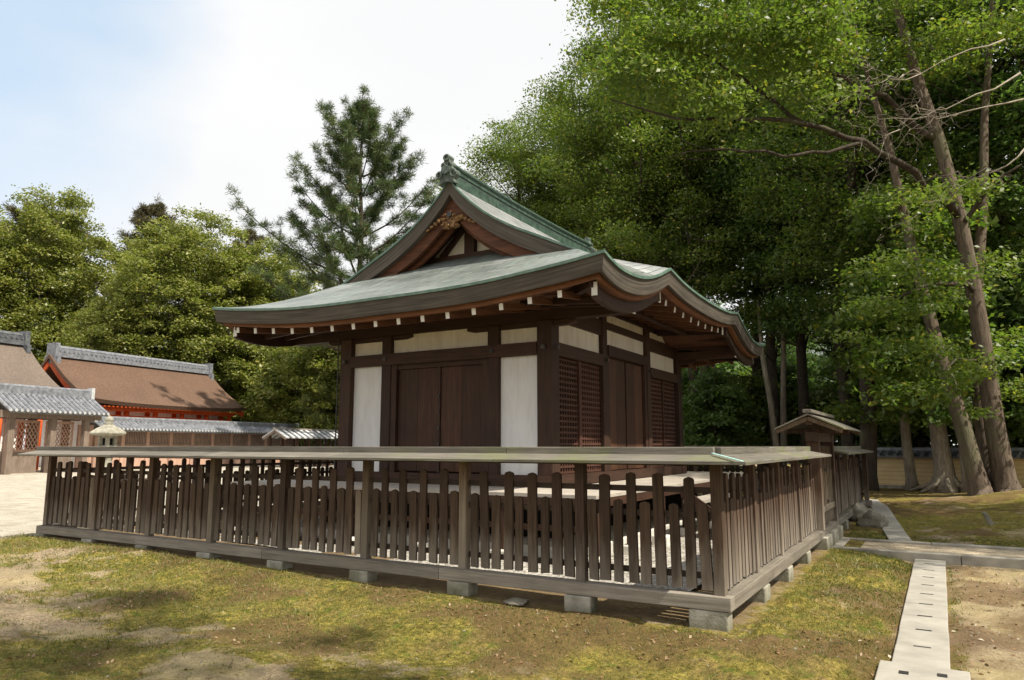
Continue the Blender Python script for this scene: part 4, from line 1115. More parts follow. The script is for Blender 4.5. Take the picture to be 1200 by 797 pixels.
def make_tree(seed, H, trunk_r, crown_z0, crown_r, nclump, per, leaf, mat, barkm, lean=(0,0), clump_r=1.0, shape='oval', limbs=9, flat=.65, droop=.3, trunkpts=None, aspect=.55, center=(0,0),stray=.25):
    """returns (trunk mesh, crown mesh) built around the origin"""
    r = np.random.RandomState(seed); mb = MB()
    if trunkpts is None:
        n = 8; top = H*.86
        trunkpts = [(lean[0]*t**1.3*H+.18*trunk_r*6*math.sin(3*t+seed), lean[1]*t**1.3*H+.18*trunk_r*6*math.cos(2.3*t+seed*2)-.18*trunk_r*6*math.cos(seed*2), top*t) for t in np.linspace(0,1,n)]
        trunkpts[0]=(0,0,-.3)
    tp = np.array(trunkpts); nT=len(tp)
    trad = [trunk_r*(1.5 if i==0 else 1.0)*(1-.9*(i/(nT-1))**1.15)+.02 for i in range(nT)]
    pts=[tuple(tp[0]),tuple(tp[0]*.7+tp[1]*.3)]+[tuple(p) for p in tp[1:]]; rr_=[trad[0],trunk_r*1.06]+trad[1:]
    mb.tube(pts, rr_, 10)
    def at(z):
        i=np.clip(np.searchsorted(tp[:,2],z)-1,0,nT-2); t=(z-tp[i,2])/(tp[i+1,2]-tp[i,2]); t=min(max(t,0),1)
        return tp[i]*(1-t)+tp[i+1]*t, trad[i]*(1-t)+trad[i+1]*t
    zc=(crown_z0+H)/2; hz=(H-crown_z0)/2; cs=[]
    tries=0
    while len(cs)<nclump and tries<nclump*30:
        tries+=1
        d=r.randn(3); d/=np.linalg.norm(d); rad=r.rand()**(.38)
        p=d*rad
        zz=p[2]
        if shape=='oval': k=1.0
        elif shape=='cone': k=(1-(zz+1)/2)*1.25+.12
        elif shape=='dome': k=1.0 if zz<.1 else 1.02
        else: k=1
        base,_=at(min(zc+zz*hz,tp[-1,2]))
        lump=.80+.36*noise.noise((d[0]*1.7+seed,d[1]*1.7,d[2]*1.7))
        cs.append((base[0]*.8+center[0]+p[0]*crown_r*k*lump, base[1]*.8+center[1]+p[1]*crown_r*k*lump, zc+zz*hz*(.86+.2*lump)))
    cs=np.array(cs)
    # limbs: grow from the trunk to some of the clumps, twigs to the rest
    idx=r.permutation(len(cs)); lim=[]
    for j in idx[:limbs]:
        c=cs[j]; dist=math.hypot(c[0],c[1]); z0=max(crown_z0*.8,min(c[2]-.35*dist-.1*H*r.rand(),tp[-1,2]*.93)); b,br=at(z0)
        m_=(b*.5+c*.5)+np.array([0,0,-.12*dist]); 
        pl=bezier(b,m_,c,7); mb.tube(pl,[max(.02,br*.55*(1-.85*t)) for t in np.linspace(0,1,7)],6); lim.append((pl,br*.3))
    for j in idx[limbs:]:
        c=cs[j]; best=None
        for pl,br in lim:
            for q in pl[2:]:
                d=np.linalg.norm(np.array(q)-c)
                if best is None or d<best[0]: best=(d,q,br)
        if best and best[0]<4.5 and best[0]>.3:
            b=np.array(best[1]); m_=(b+c)/2+np.array([0,0,-.1*best[0]]); mb.tube(bezier(b,m_,c,4),[max(.012,best[2]*.5*(1-.8*t)) for t in np.linspace(0,1,4)],5)
    me=bpy.data.meshes.new('trunk'); me.from_pydata(mb.v,[],mb.f); me.materials.append(M[barkm]); me.polygons.foreach_set('use_smooth',[True]*len(me.polygons)); me.update()
    rad=clump_r*(.7+.6*r.rand(len(cs)))
    P,Nn=clump_leaves(cs,rad,(per*(rad/clump_r)**2).astype(int),r,flat,stray)
    return me, leaf_cloud('crown',P,Nn,leaf,mat,aspect,seed+1,droop=droop)
def tree(name, label, meshes, loc, rz=0, sc=1., cat='tree', group=None):
    root=bpy.data.objects.new(name,None); col.objects.link(root); root.location=loc; root.rotation_euler=(0,0,rz)
    root.scale=sc if hasattr(sc,'__len__') else (sc,sc,sc); tag(root,label,cat,group)
    for nm,me in zip(('trunk','crown') if cat=='tree' else ('stem','foliage'),meshes):
        if me is None: continue
        o=bpy.data.objects.new(nm,me); col.objects.link(o); o.parent=root
    return root
def TB(seed,**k): return make_tree(seed,**k)

# kinds (a few meshes each, shared by their copies)
forest=[TB(s_,H=21,trunk_r=.25,crown_z0=5.0,crown_r=4.8,nclump=nc,per=pr,leaf=lf,mat=mt,barkm='bark_dark',clump_r=cr_,limbs=18,stray=.04) for s_,mt,lf,nc,pr,cr_ in ((101,'leaf_forest',.14,290,170,.92),(102,'leaf_cool',.17,290,150,.92),(103,'leaf_light',.13,210,340,1.1))]
deep=[TB(s_,H=17,trunk_r=.26,crown_z0=2.5,crown_r=4.6,nclump=150,per=420,leaf=.17,mat='leaf_deep',barkm='bark_dark',clump_r=1.25,limbs=12) for s_ in (111,112)]
camphor=[TB(s_,H=24,trunk_r=.5,crown_z0=1.5,crown_r=7.4,nclump=620,per=190,leaf=.25,mat='leaf_camphor',barkm='bark_dark',clump_r=1.15,limbs=18,shape='dome',flat=.75,stray=.06) for s_ in (121,122)]
bushy=[TB(s_,H=9,trunk_r=.16,crown_z0=.6,crown_r=4.2,nclump=190,per=200,leaf=.2,mat=mt,barkm='bark_dark',clump_r=.85,limbs=8,stray=.08) for s_,mt in ((131,'leaf_yellow'),(132,'leaf_camphor'))]
under=[TB(s_,H=5,trunk_r=.07,crown_z0=.4,crown_r=2.1,nclump=70,per=170,leaf=.19,mat=mt,barkm='bark_dark',clump_r=.65,limbs=7) for s_,mt in ((141,'leaf_deep'),(142,'leaf_light'))]

sparse=TB(151,H=21,trunk_r=.34,crown_z0=5.5,crown_r=5.2,nclump=85,per=260,leaf=.17,mat='leaf_forest',barkm='bark_dark',clump_r=1.0,limbs=16)
# big tree right: two main stems and a dark one between
def P3(px,d,py):  # image pixel column, chosen distance and image pixel row -> point
    q=pw(px,d); return (q.x,q.y,1.6+(522-py)/842*d)
def own_tree(name,label,stems,clumps,mat,barkm,leaf,per,clump_r,branches=(),seed=0,extra=None,loc=None,flat=.6):
    r=np.random.RandomState(seed); loc=Vector(loc); root=thing(name,label,'tree',tuple(loc))
    m=MB()
    for pts,rad in stems: m.tube(pts,rad,14)
    m.build('trunk',M[barkm],root,smooth=True); m=MB()
    for pts,rad in branches:
        pts=[np.array(p) for p in pts]
        # subdivide with a little wobble
        out=[pts[0]]
        for a,b in zip(pts[:-1],pts[1:]):
            L_=np.linalg.norm(b-a)
            for t in (.33,.66,1.): out.append(a+(b-a)*t+(r.randn(3)*.03*L_ if t<1 else 0))
        m.tube(out,np.interp(np.linspace(0,1,len(out)),np.linspace(0,1,len(rad)),rad),7)
    if m.v: m.build('limb',M['bark_dark'],root,smooth=True)
    cs=np.array([c[:3] for c in clumps]); rad=np.array([c[3] if len(c)>3 else clump_r for c in clumps])
    P,Nn=clump_leaves(cs,rad,(per*(rad/clump_r)**2).astype(int),r,flat)
    me=leaf_cloud('crown',P,Nn,leaf,mat,.55,seed+1,droop=.35)
    o=bpy.data.objects.new('crown',me); col.objects.link(o); o.parent=root; o.matrix_parent_inverse=Matrix.Translation(-loc)
    return root
def cl_region(seed,n,px0,px1,py0,py1,d0,d1,r0,r1,keep=None):
    rr=random.Random(seed); o=[]
    while len(o)<n:
        px=rr.uniform(px0,px1); py=rr.uniform(py0,py1)
        if keep and not keep(px,py): continue
        d=rr.uniform(d0,d1); o.append((*P3(px,d,py),rr.uniform(r0,r1)))
    return o
d=18.6
K_=.58
st=[([P3(1168,d-.2,602),P3(1166,d,588),P3(1161,d,560),P3(1156,d,500),P3(1153,d+.1,430),P3(1147,d+.2,340),P3(1138,d+.3,250),P3(1122,d+.4,150),P3(1100,d+.5,60),P3(1082,d+.6,-40),P3(1060,d+.8,-160)],[1.0,.66,.47,.40,.37,.34,.31,.28,.23,.17,.08]),
    ([P3(1136,d+.1,600),P3(1133,d+.1,580),P3(1128,d+.1,550),P3(1117,d+.2,490),P3(1102,d+.3,430),P3(1090,d+.5,360),P3(1075,d+.7,270),P3(1062,d+.8,170),P3(1040,d+1,60),P3(1020,d+1.2,-60)],[.8,.52,.38,.33,.30,.26,.22,.17,.11,.05]),
    ([P3(1146,d+.5,600),P3(1143,d+.6,540),P3(1141,d+.8,450),P3(1150,d+1.1,340),P3(1168,d+1.4,230),P3(1180,d+1.6,120),P3(1200,d+1.8,0),P3(1215,d+2,-120)],[.5,.34,.29,.25,.22,.18,.13,.05])]
# spreading roots
for px,dd,py in ((1195,d-.7,607),(1120,d-.5,604),(1150,d-1.1,612),(1210,d+.1,600),(1100,d+.1,595)):
    st.append(([P3(1163 if px>1140 else 1138,d,570),P3((px+1163)/2 if px>1140 else (px+1138)/2,(d+dd)/2,593),P3(px,dd,py+4)],[.3,.19,.07]))
st=[(a,[v*K_ for v in b]) for a,b in st]
br=[([P3(1138,d+.3,250),P3(1090,d-.3,190),P3(1030,d-1,150),P3(960,d-1.6,128),P3(890,d-2,122),P3(800,d-2.3,120),P3(720,d-2.5,95)],[.2,.16,.13,.10,.08,.05,.02]),
    ([P3(960,d-1.6,128),P3(900,d-1.6,80),P3(850,d-1.7,40),P3(800,d-1.8,10),P3(770,d-1.9,-20)],[.09,.08,.06,.04,.02]),
    ([P3(1122,d+.4,150),P3(1060,d,90),P3(990,d-.5,55),P3(930,d-.9,15),P3(880,d-1.2,-20)],[.15,.12,.09,.06,.03]),
    ([P3(1030,d-1,150),P3(985,d-1.5,165),P3(930,d-2,170),P3(860,d-2.4,160),P3(790,d-2.6,172)],[.09,.07,.06,.04,.015]),
    ([P3(1147,d+.2,340),P3(1100,d-1,330),P3(1060,d-1.8,345),P3(1020,d-2.2,350)],[.12,.09,.06,.02]),
    ([P3(1153,d+.1,430),P3(1120,d-1.2,420),P3(1090,d-2,440)],[.07,.05,.02]),
    ([P3(1138,d+.3,260),P3(1175,d-.6,210),P3(1220,d-1.2,180)],[.12,.09,.04])]
keepA=lambda px,py: py < 235-.02*(px-700) and px > 712+ .35*max(0,py-20)*0 + (25*math.sin(py*.07)) and not (980<px<1080 and 150<py<230)
br=[(a,[v*.62 for v in b]) for a,b in br]
cl=cl_region(1,105,700,1010,-90,130,d-3.2,d-.8,.5,1.0,lambda px,py: px>720+12*math.sin(py*.09)-.15*py)
cl+=cl_region(2,60,960,1290,-160,60,d-2,d+2,.6,1.1)
cl+=cl_region(3,18,1000,1110,290,420,d-2.6,d-1.2,.45,.8,lambda px,py: py>300+.1*abs(px-1050))
cl+=cl_region(4,16,1070,1150,430,500,d-2.6,d-1.4,.3,.5,lambda px,py: py<505-.5*abs(px-1110))
cl+=cl_region(5,9,1085,1190,200,330,d-2.0,d-.8,.4,.8,lambda px,py: abs(px-1140)>14 or py<260)
cl+=cl_region(6,9,1160,1330,250,520,d-1.5,d+1.5,.6,1.0)
big=own_tree('broadleaf_tree','tall twin-stemmed tree with flaring roots on the mossy bank at the right',st,cl,'leaf_light','bark',.135,230,.8,br,seed=11,loc=P3(1155,d,590))
# dead bare twigs hanging from it on the right
m=MB(); rr=random.Random(8)
def twig(a,b,r0,n=3):
    a=np.array(a); b=np.array(b); pts=[a+(b-a)*t+np.array([rr.uniform(-.12,.12) for _ in range(3)])*(0<t<1) for t in np.linspace(0,1,6)]
    m.tube(pts,[r0*(1-.85*t) for t in np.linspace(0,1,6)],5)
    if n>0:
        for k in range(3):
            p=pts[rr.randint(2,5)]; dirn=(b-a)*.45+np.array([rr.uniform(-.7,.7) for _ in range(3)]); twig(p,p+dirn*rr.uniform(.6,1),r0*.55,n-1)
for a,b in (((1215,15),(1085,62)),((1230,60),(1075,135)),((1230,95),(1110,118)),((1225,160),(1150,205))): twig(P3(a[0],15.6,a[1]),P3(b[0],15.2,b[1]),.024)
m.build('bare_branch',M['dead_branch'],big,smooth=True)

# single trunks standing near the wall
def straight(name,label,px,d,r0,H,barkm,mesh_i,rz,kind=forest,sc=None,lean=0): pass
FT=[ # kind, px, distance, height scale, width scale, label
 (forest[0],1004,24.0,1.02,1.0,'dark-trunked tree just behind the far end of the right fence'),
 (forest[1],984,28.0,.98,1.0,'tree whose trunk rises right behind the gate roof'),
 (forest[0],906,31.0,1.05,.95,'forest tree left of the gate roof, its trunk seen past the hall corner'),
 (forest[1],889,33.5,1.0,1.0,'slimmer forest tree close beside the trunk left of the gate roof'),
 (forest[0],826,31.0,1.1,1.05,'thick-trunked forest tree seen just past the right end of the hall wall'),
 (forest[1],806,34.0,1.05,1.0,'forest tree nearest the right end of the hall wall'),
 (forest[2],735,35.0,1.05,1.05,'light green tree rising behind the lower right slope of the roof'),
 (forest[0],712,39.0,1.15,1.05,'dark green tree behind the end of the roof ridge'),
 (forest[2],603,36.0,.88,1.0,'yellow-green tree directly behind the roof ridge, at the edge of the sky'),
 (forest[2],655,42.0,1.10,1.05,'tall tree standing back between the ridge end and the open sky'),
 (forest[2],760,30.5,1.12,1.0,'tall light green tree behind the right eave of the hall'),
 (forest[0],940,30.0,1.15,.9,'tall forest tree behind the middle of the right fence'),
 (forest[1],1075,27.5,1.05,1.1,'forest tree behind the ochre wall, left of the twin-stemmed tree'),
 (forest[0],1190,25.0,1.1,1.1,'forest tree behind the ochre wall at the right edge'),
 (forest[1],1290,22.0,1.1,1.1,'forest tree whose crown enters from beyond the right edge'),
]
for i,(k,px,dd,sh,sw,lb_) in enumerate(FT):
    p=pw(px,dd); tree('forest_tree',lb_,k,(p.x,p.y,g1(p.x,p.y)-.05),rz=i*1.37,sc=(sw,sw,sh),group='trees of the grove on the right')
DT=[(560,52,.7),(640,50,.75),(720,47,.75),(800,48,.6),(870,50,.55),(940,48,.6),(1010,42,.75),(1090,38,.75),(1170,35,.8),(1250,33,.8),(1340,30,.9),(835,60,.8),(920,60,.8),(760,60,.9),(1050,54,1.0)]
side=['behind the ridge of the roof','behind the upper right slope of the roof','behind the lower right slope of the roof','past the right end of the hall wall','behind the right roof corner','behind the near half of the right fence','behind the gate roof','behind the ochre wall, left of the twin-stemmed tree','directly behind the twin-stemmed tree','at the right edge of the picture','beyond the right edge of the picture','far back past the hall corner','far back left of the gate roof','far back behind the roof corner','far back right of the gate roof']
for i,((px,dd,sc_v),sd_) in enumerate(zip(DT,side)):
    p=pw(px,dd); tree('evergreen_tree','deep green evergreen closing the grove '+sd_,deep[i%2],(p.x,p.y,-.1),rz=i*2.1,sc=sc_v,group='dark evergreens at the back of the grove')
# pale trunk with flared roots, thin trunk, trunk behind the big tree
def pole(label,px,d,py0,pts,rad,barkm,roots=0,seed=0):
    b=P3(px,d,py0); root=thing('bare_trunk',label,'tree',b,'trunks in front of the ochre wall'); m=MB(); m.tube([P3(x,d+dd,y) for x,y,dd in pts],rad,12)
    for k in range(roots):
        a=2*math.pi*k/roots+.4; m.tube([(b[0]+.12*math.cos(a),b[1]+.12*math.sin(a),b[2]+.55),(b[0]+.4*math.cos(a),b[1]+.4*math.sin(a),b[2]+.18),(b[0]+1.0*math.cos(a),b[1]+1.0*math.sin(a),b[2]-.03)],[.12,.085,.03],7)
    m.build('trunk',M[barkm],root,smooth=True); return root
def addcrown(root,cl,mat,leaf,per,cr,seed):
    r=np.random.RandomState(seed); cs=np.array([c[:3] for c in cl]); rad=np.array([c[3] for c in cl]); P,Nn=clump_leaves(cs,rad,(per*(rad/cr)**2).astype(int),r,.6)
    o=bpy.data.objects.new('crown',leaf_cloud('crown',P,Nn,leaf,mat,.55,seed+1)); col.objects.link(o); o.parent=root; o.matrix_parent_inverse=Matrix.Translation(-root.location)
t1=pole('pale trunk with wide spreading roots in front of the ochre wall',1093,23.0,573,[(1093,576,0),(1093,565,0),(1093,545,0),(1091,515,.1),(1088,470,.2),(1086,400,.3),(1090,300,.4),(1096,180,.5)],[.5,.34,.28,.25,.23,.2,.15,.06],'bark_pale',7)
addcrown(t1,cl_region(21,95,1020,1150,215,480,19.5,23.5,.5,1.0),'leaf_forest',.2,280,.9,31)
t2=pole('thin gray trunk between the fence end and the pale trunk with spreading roots',1056,24.0,572,[(1056,576,0),(1055,560,0),(1053,525,0),(1052,470,.1),(1048,380,.2),(1050,280,.3)],[.26,.17,.15,.14,.11,.05],'bark_pale')
addcrown(t2,cl_region(22,70,985,1090,260,500,22,26,.5,1.0),'leaf_forest',.2,280,.9,33)
t3=pole('grayish trunk half hidden by the left stem of the twin-stemmed tree',1124,22.5,574,[(1124,578,0),(1124,560,0),(1122,530,0),(1120,470,.1),(1118,380,.2)],[.4,.27,.23,.2,.12],'bark_pale',0)
addcrown(t3,cl_region(23,50,1080,1190,300,500,21,25,.5,1.0),'leaf_deep',.2,280,.9,35)
t4=pole('thin pale trunk leaning left, in the gap between the hall corner and the gate roof',897,29.0,560,[(906,566,0),(903,520,0),(899,470,.1),(893,420,.2),(890,350,.3)],[.16,.13,.12,.1,.05],'bark_pale'); t4['group']='thin trunks in the gap right of the hall'
t5=pole('thin pale trunk standing upright, just left of the gate roof',915,30.5,560,[(908,566,0),(912,520,0),(914,470,.1),(918,400,.2),(920,330,.3)],[.17,.14,.12,.1,.05],'bark_pale'); t5['group']='thin trunks in the gap right of the hall'
# undergrowth
UG=[(835,29,.9,'low shrub just past the right end of the hall'),(872,33,1.0,'shrub between the trunks right of the hall'),(925,34,1.1,'shrub in shade left of the gate roof'),(960,31,.9,'shrub behind the gate roof'),(1030,29,1.1,'dark shrub behind the ochre wall next to the far fence end'),(1075,28,1.2,'dark shrub behind the ochre wall beside the pale rooted trunk'),(1130,27,1.2,'dark shrub behind the wall, between the twin stems'),(1180,25,1.2,'dark shrub behind the wall right of the twin stems'),(1225,23,1.2,'shrub behind the ochre wall at the right edge'),(800,38,1.1,'shrub glimpsed far back beside the hall corner'),(900,42,1.3,'shrub far back in the sunlit gap of the grove'),(850,45,1.4,'sunlit shrub far back right of the hall')]
for i,(px,dd,sc_v,lb_) in enumerate(UG):
    p=pw(px,dd); tree('shrub',lb_,under[(i+ (1 if i>8 else 0))%2],(p.x,p.y,g1(p.x,p.y)-.1),rz=i*1.1,sc=sc_v,cat='shrub',group='undergrowth of the grove')

# left: rounded evergreens beyond the old buildings
LTs=[(camphor[0],62,66,(1.02,1.02,1.06),'big rounded evergreen behind the left halls, left of the gap of sky'),(camphor[1],222,62,(.98,.98,.93),'big rounded evergreen behind the vermilion hall, right of the gap of sky'),
 (camphor[0],-60,62,(1.0,1.0,1.0),'rounded evergreen cut by the left edge'),(camphor[1],318,66,(.85,.85,.86),'evergreen between the rounded trees and the tall pine'),
 (camphor[0],140,58,(.62,.62,.62),'smaller evergreen in front of the gap between the two big rounded trees'),(camphor[1],430,70,(.9,.9,.7),'evergreen behind the foot of the tall pine'),(camphor[0],520,75,(.9,.9,.7),'evergreen hidden low behind the left slope of the roof'),
 (bushy[0],262,72,(1.5,1.5,1.45),'yellow-green bushy tree just right of the vermilion hall'),(bushy[0],318,70,(1.55,1.55,1.45),'bright bushy tree behind the roofed rack'),(bushy[1],372,58,(1.4,1.4,1.35),'leafy tree behind the left roof tip of the hall'),
 (bushy[0],415,56,(1.2,1.2,1.4),'yellow-green tree under the left eave of the hall'),(bushy[1],290,68,(1.6,1.6,1.8),'tall leafy tree behind the bright bushy trees'),(bushy[0],350,72,(1.5,1.5,1.9),'light green tree left of the pine trunk')]
for i,(k,px,dd,sc_v,lb_) in enumerate(LTs):
    p=pw(px,dd); tree('evergreen_tree' if k in camphor else 'bushy_tree',lb_,k,(p.x,p.y,0),rz=i*1.7,sc=sc_v,group='trees beyond the old halls on the left')

# pines and conifers
def make_pine(seed,H,r0,z0,reach,whorls,tuft,mat,per=26,up=.55,nl=.30,tuftr=.38,barkm='bark_dark',taper=1.0,wid=.1,nbr=(4,7),sub=2):
    r=np.random.RandomState(seed); mb=MB(); tips=[]
    tp=[(.10*math.sin(k*1.3+seed),.10*math.cos(k*1.1+seed)-.1*math.cos(seed),H*k/10) for k in range(11)]; tp[0]=(0,0,-.3)
    mb.tube(tp,[r0*(1-.93*k/10)+.012 for k in range(11)],9)
    for w_ in range(whorls):
        t=w_/(whorls-1); z=z0+(H*.97-z0)*t**.92; L_=reach*((1-t)**taper)*(.8+.4*r.rand())+.55
        nb=r.randint(*nbr); a0=r.rand()*6.28
        for k in range(nb):
            a=a0+6.283*k/nb+r.uniform(-.3,.3); Lb=L_*(.65+.5*r.rand()); u=up*(.7+.6*r.rand())*(1+.5*t)
            p0=np.array([0,0,z]); p2=p0+np.array([math.cos(a)*Lb,math.sin(a)*Lb,Lb*u]); p1=p0+np.array([math.cos(a)*Lb*.55,math.sin(a)*Lb*.55,Lb*u*.22])
            pl=bezier(p0,p1,p2,7); rb=max(.02,r0*.28*(1-t)+.015); mb.tube(pl,[rb*(1-.8*q/6)+.006 for q in range(7)],5)
            for q in range(2,7):
                nsub=sub if q<6 else 1
                for _ in range(nsub+(1 if Lb>2 else 0)):
                    b=np.array(pl[q]); sl2=.28*Lb*(1-.1*q)*(.5+r.rand())+.2; dd=np.array([math.cos(a),math.sin(a),.55])+r.randn(3)*.55; dd[2]=abs(dd[2])*.8; dd/=np.linalg.norm(dd)
                    e=b+dd*sl2; mb.tube([tuple(b),tuple((b+e)/2),tuple(e)],[.022,.016,.008],4); tips.append(e); tips.append((b+e)/2+r.randn(3)*.08)
                    if sl2>.8: tips.append(b+(e-b)*.75+r.randn(3)*.1)
    for z in np.linspace(H*.8,H*1.02,8): tips.append(np.array([r.randn()*.1,r.randn()*.1,z]))
    tips=np.array(tips); n=len(tips)*per
    C=np.repeat(tips,per,0); dr=r.randn(n,3); dr[:,2]=dr[:,2]*.8+.45; dr/=np.linalg.norm(dr,axis=1)[:,None]
    Ln=nl*(.7+.6*r.rand(n))[:,None]; off=r.randn(n,3)*tuftr*.33
    sd=np.cross(dr,r.randn(n,3)); sd/=np.linalg.norm(sd,axis=1)[:,None]; sd*=nl*wid
    a=C+off; V=np.stack([a-sd*.5,a+dr*Ln*.55-sd,a+dr*Ln,a+dr*Ln*.55+sd],1).reshape(-1,3); F=np.arange(4*n).reshape(-1,4)
    mc=bpy.data.meshes.new('crown'); raw_mesh(mc,V,F); mc.materials.append(M[mat])
    me=bpy.data.meshes.new('trunk'); me.from_pydata(mb.v,[],mb.f); me.materials.append(M[barkm]); me.polygons.foreach_set('use_smooth',[True]*len(me.polygons)); me.update()
    return me,mc
pine=make_pine(201,24.2,.34,7.5,6.8,12,0,'needle',per=60,up=.62,nl=.37,tuftr=.25,taper=.85,wid=.042,nbr=(5,7),sub=2)
p=pw(418,46); tree('pine_tree','tall dark pine with upswept branches standing against the white sky',pine,(p.x,p.y,0),rz=.6)
pine2=make_pine(202,14,.22,1.5,4.2,13,0,'needle_light',per=44,up=.4,nl=.42,tuftr=.42,wid=.05)
for i,(px,dd,s_,lb_) in enumerate(((345,68,1.2,'light green young pine left of the tall pine'),(392,56,.9,'light green young pine behind the left roof tip'),(300,72,1.2,'light green young pine behind the vermilion hall end'))):
    p=pw(px,dd); tree('pine_tree',lb_,pine2,(p.x,p.y,0),rz=i*1.9,sc=s_,group='young pines around the tall pine')
cedar=make_pine(203,29,.4,17,4.4,12,0,'leaf_rust',per=44,up=.25,nl=.5,tuftr=.5,taper=.42,wid=.06,sub=1)
p=pw(172,78); tree('cedar_tree','dark thin-topped conifer showing between the two big rounded trees',cedar,(p.x,p.y,0),sc=(.9,.9,.98))
p=pw(28,82); tree('cedar_tree','brownish conifer top just above the leftmost rounded tree',cedar,(p.x,p.y,0),rz=2,sc=(1.1,1.1,1.03))
p=pw(286,70); tree('cedar_tree','small spiky conifer top left of the tall pine',cedar,(p.x,p.y,0),rz=4,sc=(.5,.5,.80))

# shade trees standing to the right of the standpoint, outside the picture
for i,(x,y,s_) in enumerate(((11.5,-6.5,.62),(9.5,-9.5,.60),(13.5,3.2,.66),(11.0,8.5,1.0),(4.9,-3.9,.8))):
    tree('forest_tree',['shade tree to the right of the near court','shade tree behind the standpoint on the right','shade tree right of the kerbed path','tall shade tree right of the twin-stemmed tree','slender open-crowned shade tree close to the right of the standpoint'][i],(forest[0] if i==3 else sparse),(x,y,0),rz=i*1.3+.5,sc=(s_*1.1,s_*1.1,s_) if i<4 else (.48,.48,.8),group='shade trees at the near court')

# ------------------------------------------------------------------ stones, stake, moss, leaves
def stone(label,x,y,s,seed,mat='rock',name='stone',squash=.7):
    bm=bmesh.new(); bmesh.ops.create_icosphere(bm,subdivisions=3,radius=1)
    rr=random.Random(seed); pl=[(Vector((rr.uniform(-1,1),rr.uniform(-1,1),rr.uniform(-.6,1))).normalized(),rr.uniform(.55,.85)) for _ in range(9)]
    for v in bm.verts:
        for n_,d_ in pl:
            k=v.co.dot(n_)-d_
            if k>0: v.co-=n_*k
        v.co*=1+.10*noise.noise(v.co*2.3+Vector((seed,0,0)))+.03*noise.noise(v.co*8)
        v.co.x*=s; v.co.y*=s*.8; v.co.z*=s*squash
    me=bpy.data.meshes.new(name); bm.to_mesh(me); bm.free(); me.materials.append(M[mat])
    o=bpy.data.objects.new(name,me); col.objects.link(o); o.location=(x,y,float(ground_at(np.array([x]),np.array([y]))[0])+s*squash*.45); o.rotation_euler=(0,0,seed)
    return tag(o,label,'stone')
stone('pale rounded boulder beside the right fence past the kerbed path',.42,8.95,.30,3)
stone('darker boulder between the pale boulder and the right fence',.12,9.6,.33,5)
stone('small stone at the foot of the darker boulder',.30,10.3,.17,8)
stone('flat gray stone in the moss under the front fence',-1.95,-.02,.16,12,'rock',squash=.25)
x,y=2.32,10.3; z=float(ground_at(np.array([x]),np.array([y]))[0])
o=MB().prism([(-.05,-.2),(.05,-.2),(.05,.2),(.015,.25),(-.04,.22)],lambda a,z_:(x+a+z_*-.45,y-.05,z+z_),lambda a,z_:(x+a+z_*-.45,y+.05,z+z_)).build('stake',M['rock'],bevel=.015); tag(o,'short mossy stake leaning on the bank in front of the twin-stemmed tree','stake')

def scatter(n,seed,x0,x1,y0,y1,wfun):
    r=np.random.RandomState(seed); x=r.uniform(x0,x1,n*4); y=r.uniform(y0,y1,n*4); k=r.rand(n*4)<wfun(x,y); x=x[k][:n]; y=y[k][:n]; return x,y,ground_at(x,y),r
def samp(A,x,y):
    i=np.clip(np.searchsorted(gx,x)-1,0,nx-2); j=np.clip(np.searchsorted(gy,y)-1,0,ny-2); return A[j,i]
free=lambda x,y: ((x<-10.7)|(x>.16)|(y<-.16)|(y>13))&~((x>.05)&(y>5.55)&(y<7.25))&~((np.abs(x-1.36)<.21)&(y<5.8)&(y>-.7))
camd=lambda x,y: np.hypot(x-1.6,y+6.1)
# short grass and moss tufts near the standpoint
n_=170000
x,y,z,r=scatter(n_,5,-12,5,-4.6,8.5,lambda x,y: free(x,y)*np.clip(samp(moss,x,y)*1.0,.03,1)*np.clip(7/camd(x,y),.15,1)*.9)
n=len(x); h=(.006+.022*r.rand(n)**2.5)*np.clip(camd(x,y)/5,1,2.); an=r.rand(n)*6.283; wd=.0022*np.clip(camd(x,y)/4,1,3)
ln_=np.stack([np.cos(an),np.sin(an)],1); b=np.stack([x,y,z-.003],1); tx=r.randn(n,2)*.7*h[:,None]
V=np.stack([b-np.concatenate([ln_*wd[:,None],np.zeros((n,1))],1),b+np.concatenate([ln_*wd[:,None],np.zeros((n,1))],1),b+np.concatenate([tx,h[:,None]],1)],1).reshape(-1,3)
me=bpy.data.meshes.new('grass'); raw_mesh(me,V,np.arange(3*n).reshape(-1,3)); me.materials.append(M['grass']); o=bpy.data.objects.new('grass',me); col.objects.link(o); tag(o,'short mossy grass on the court in front of the fence','grass',kind='stuff')
tx_,ty_,tz_,r=scatter(520,15,-9,4.2,-4.4,6,lambda x,y: free(x,y)*np.clip(samp(moss,x,y)*.5+.8*((x>.2)&(x<1.15)&(y<5)),.05,1)*np.clip(6/camd(x,y),.2,1))
nb=16; n=len(tx_)*nb; cx_=np.repeat(tx_,nb)+r.randn(n)*.022; cy_=np.repeat(ty_,nb)+r.randn(n)*.022; cz_=np.repeat(tz_,nb); h=(.018+.035*r.rand(n)**1.5); an=r.rand(n)*6.283; sd=np.stack([np.cos(an),np.sin(an),np.zeros(n)],1)*.0022; b=np.stack([cx_,cy_,cz_-.004],1); tip=b+np.concatenate([r.randn(n,2)*.5*h[:,None],h[:,None]],1)
me=bpy.data.meshes.new('grass_tufts'); raw_mesh(me,np.stack([b-sd,b+sd,tip],1).reshape(-1,3),np.arange(3*n).reshape(-1,3)); me.materials.append(M['grass']); o=bpy.data.objects.new('grass_tufts',me); col.objects.link(o); tag(o,'small tufts of taller grass among the moss','grass',kind='stuff')
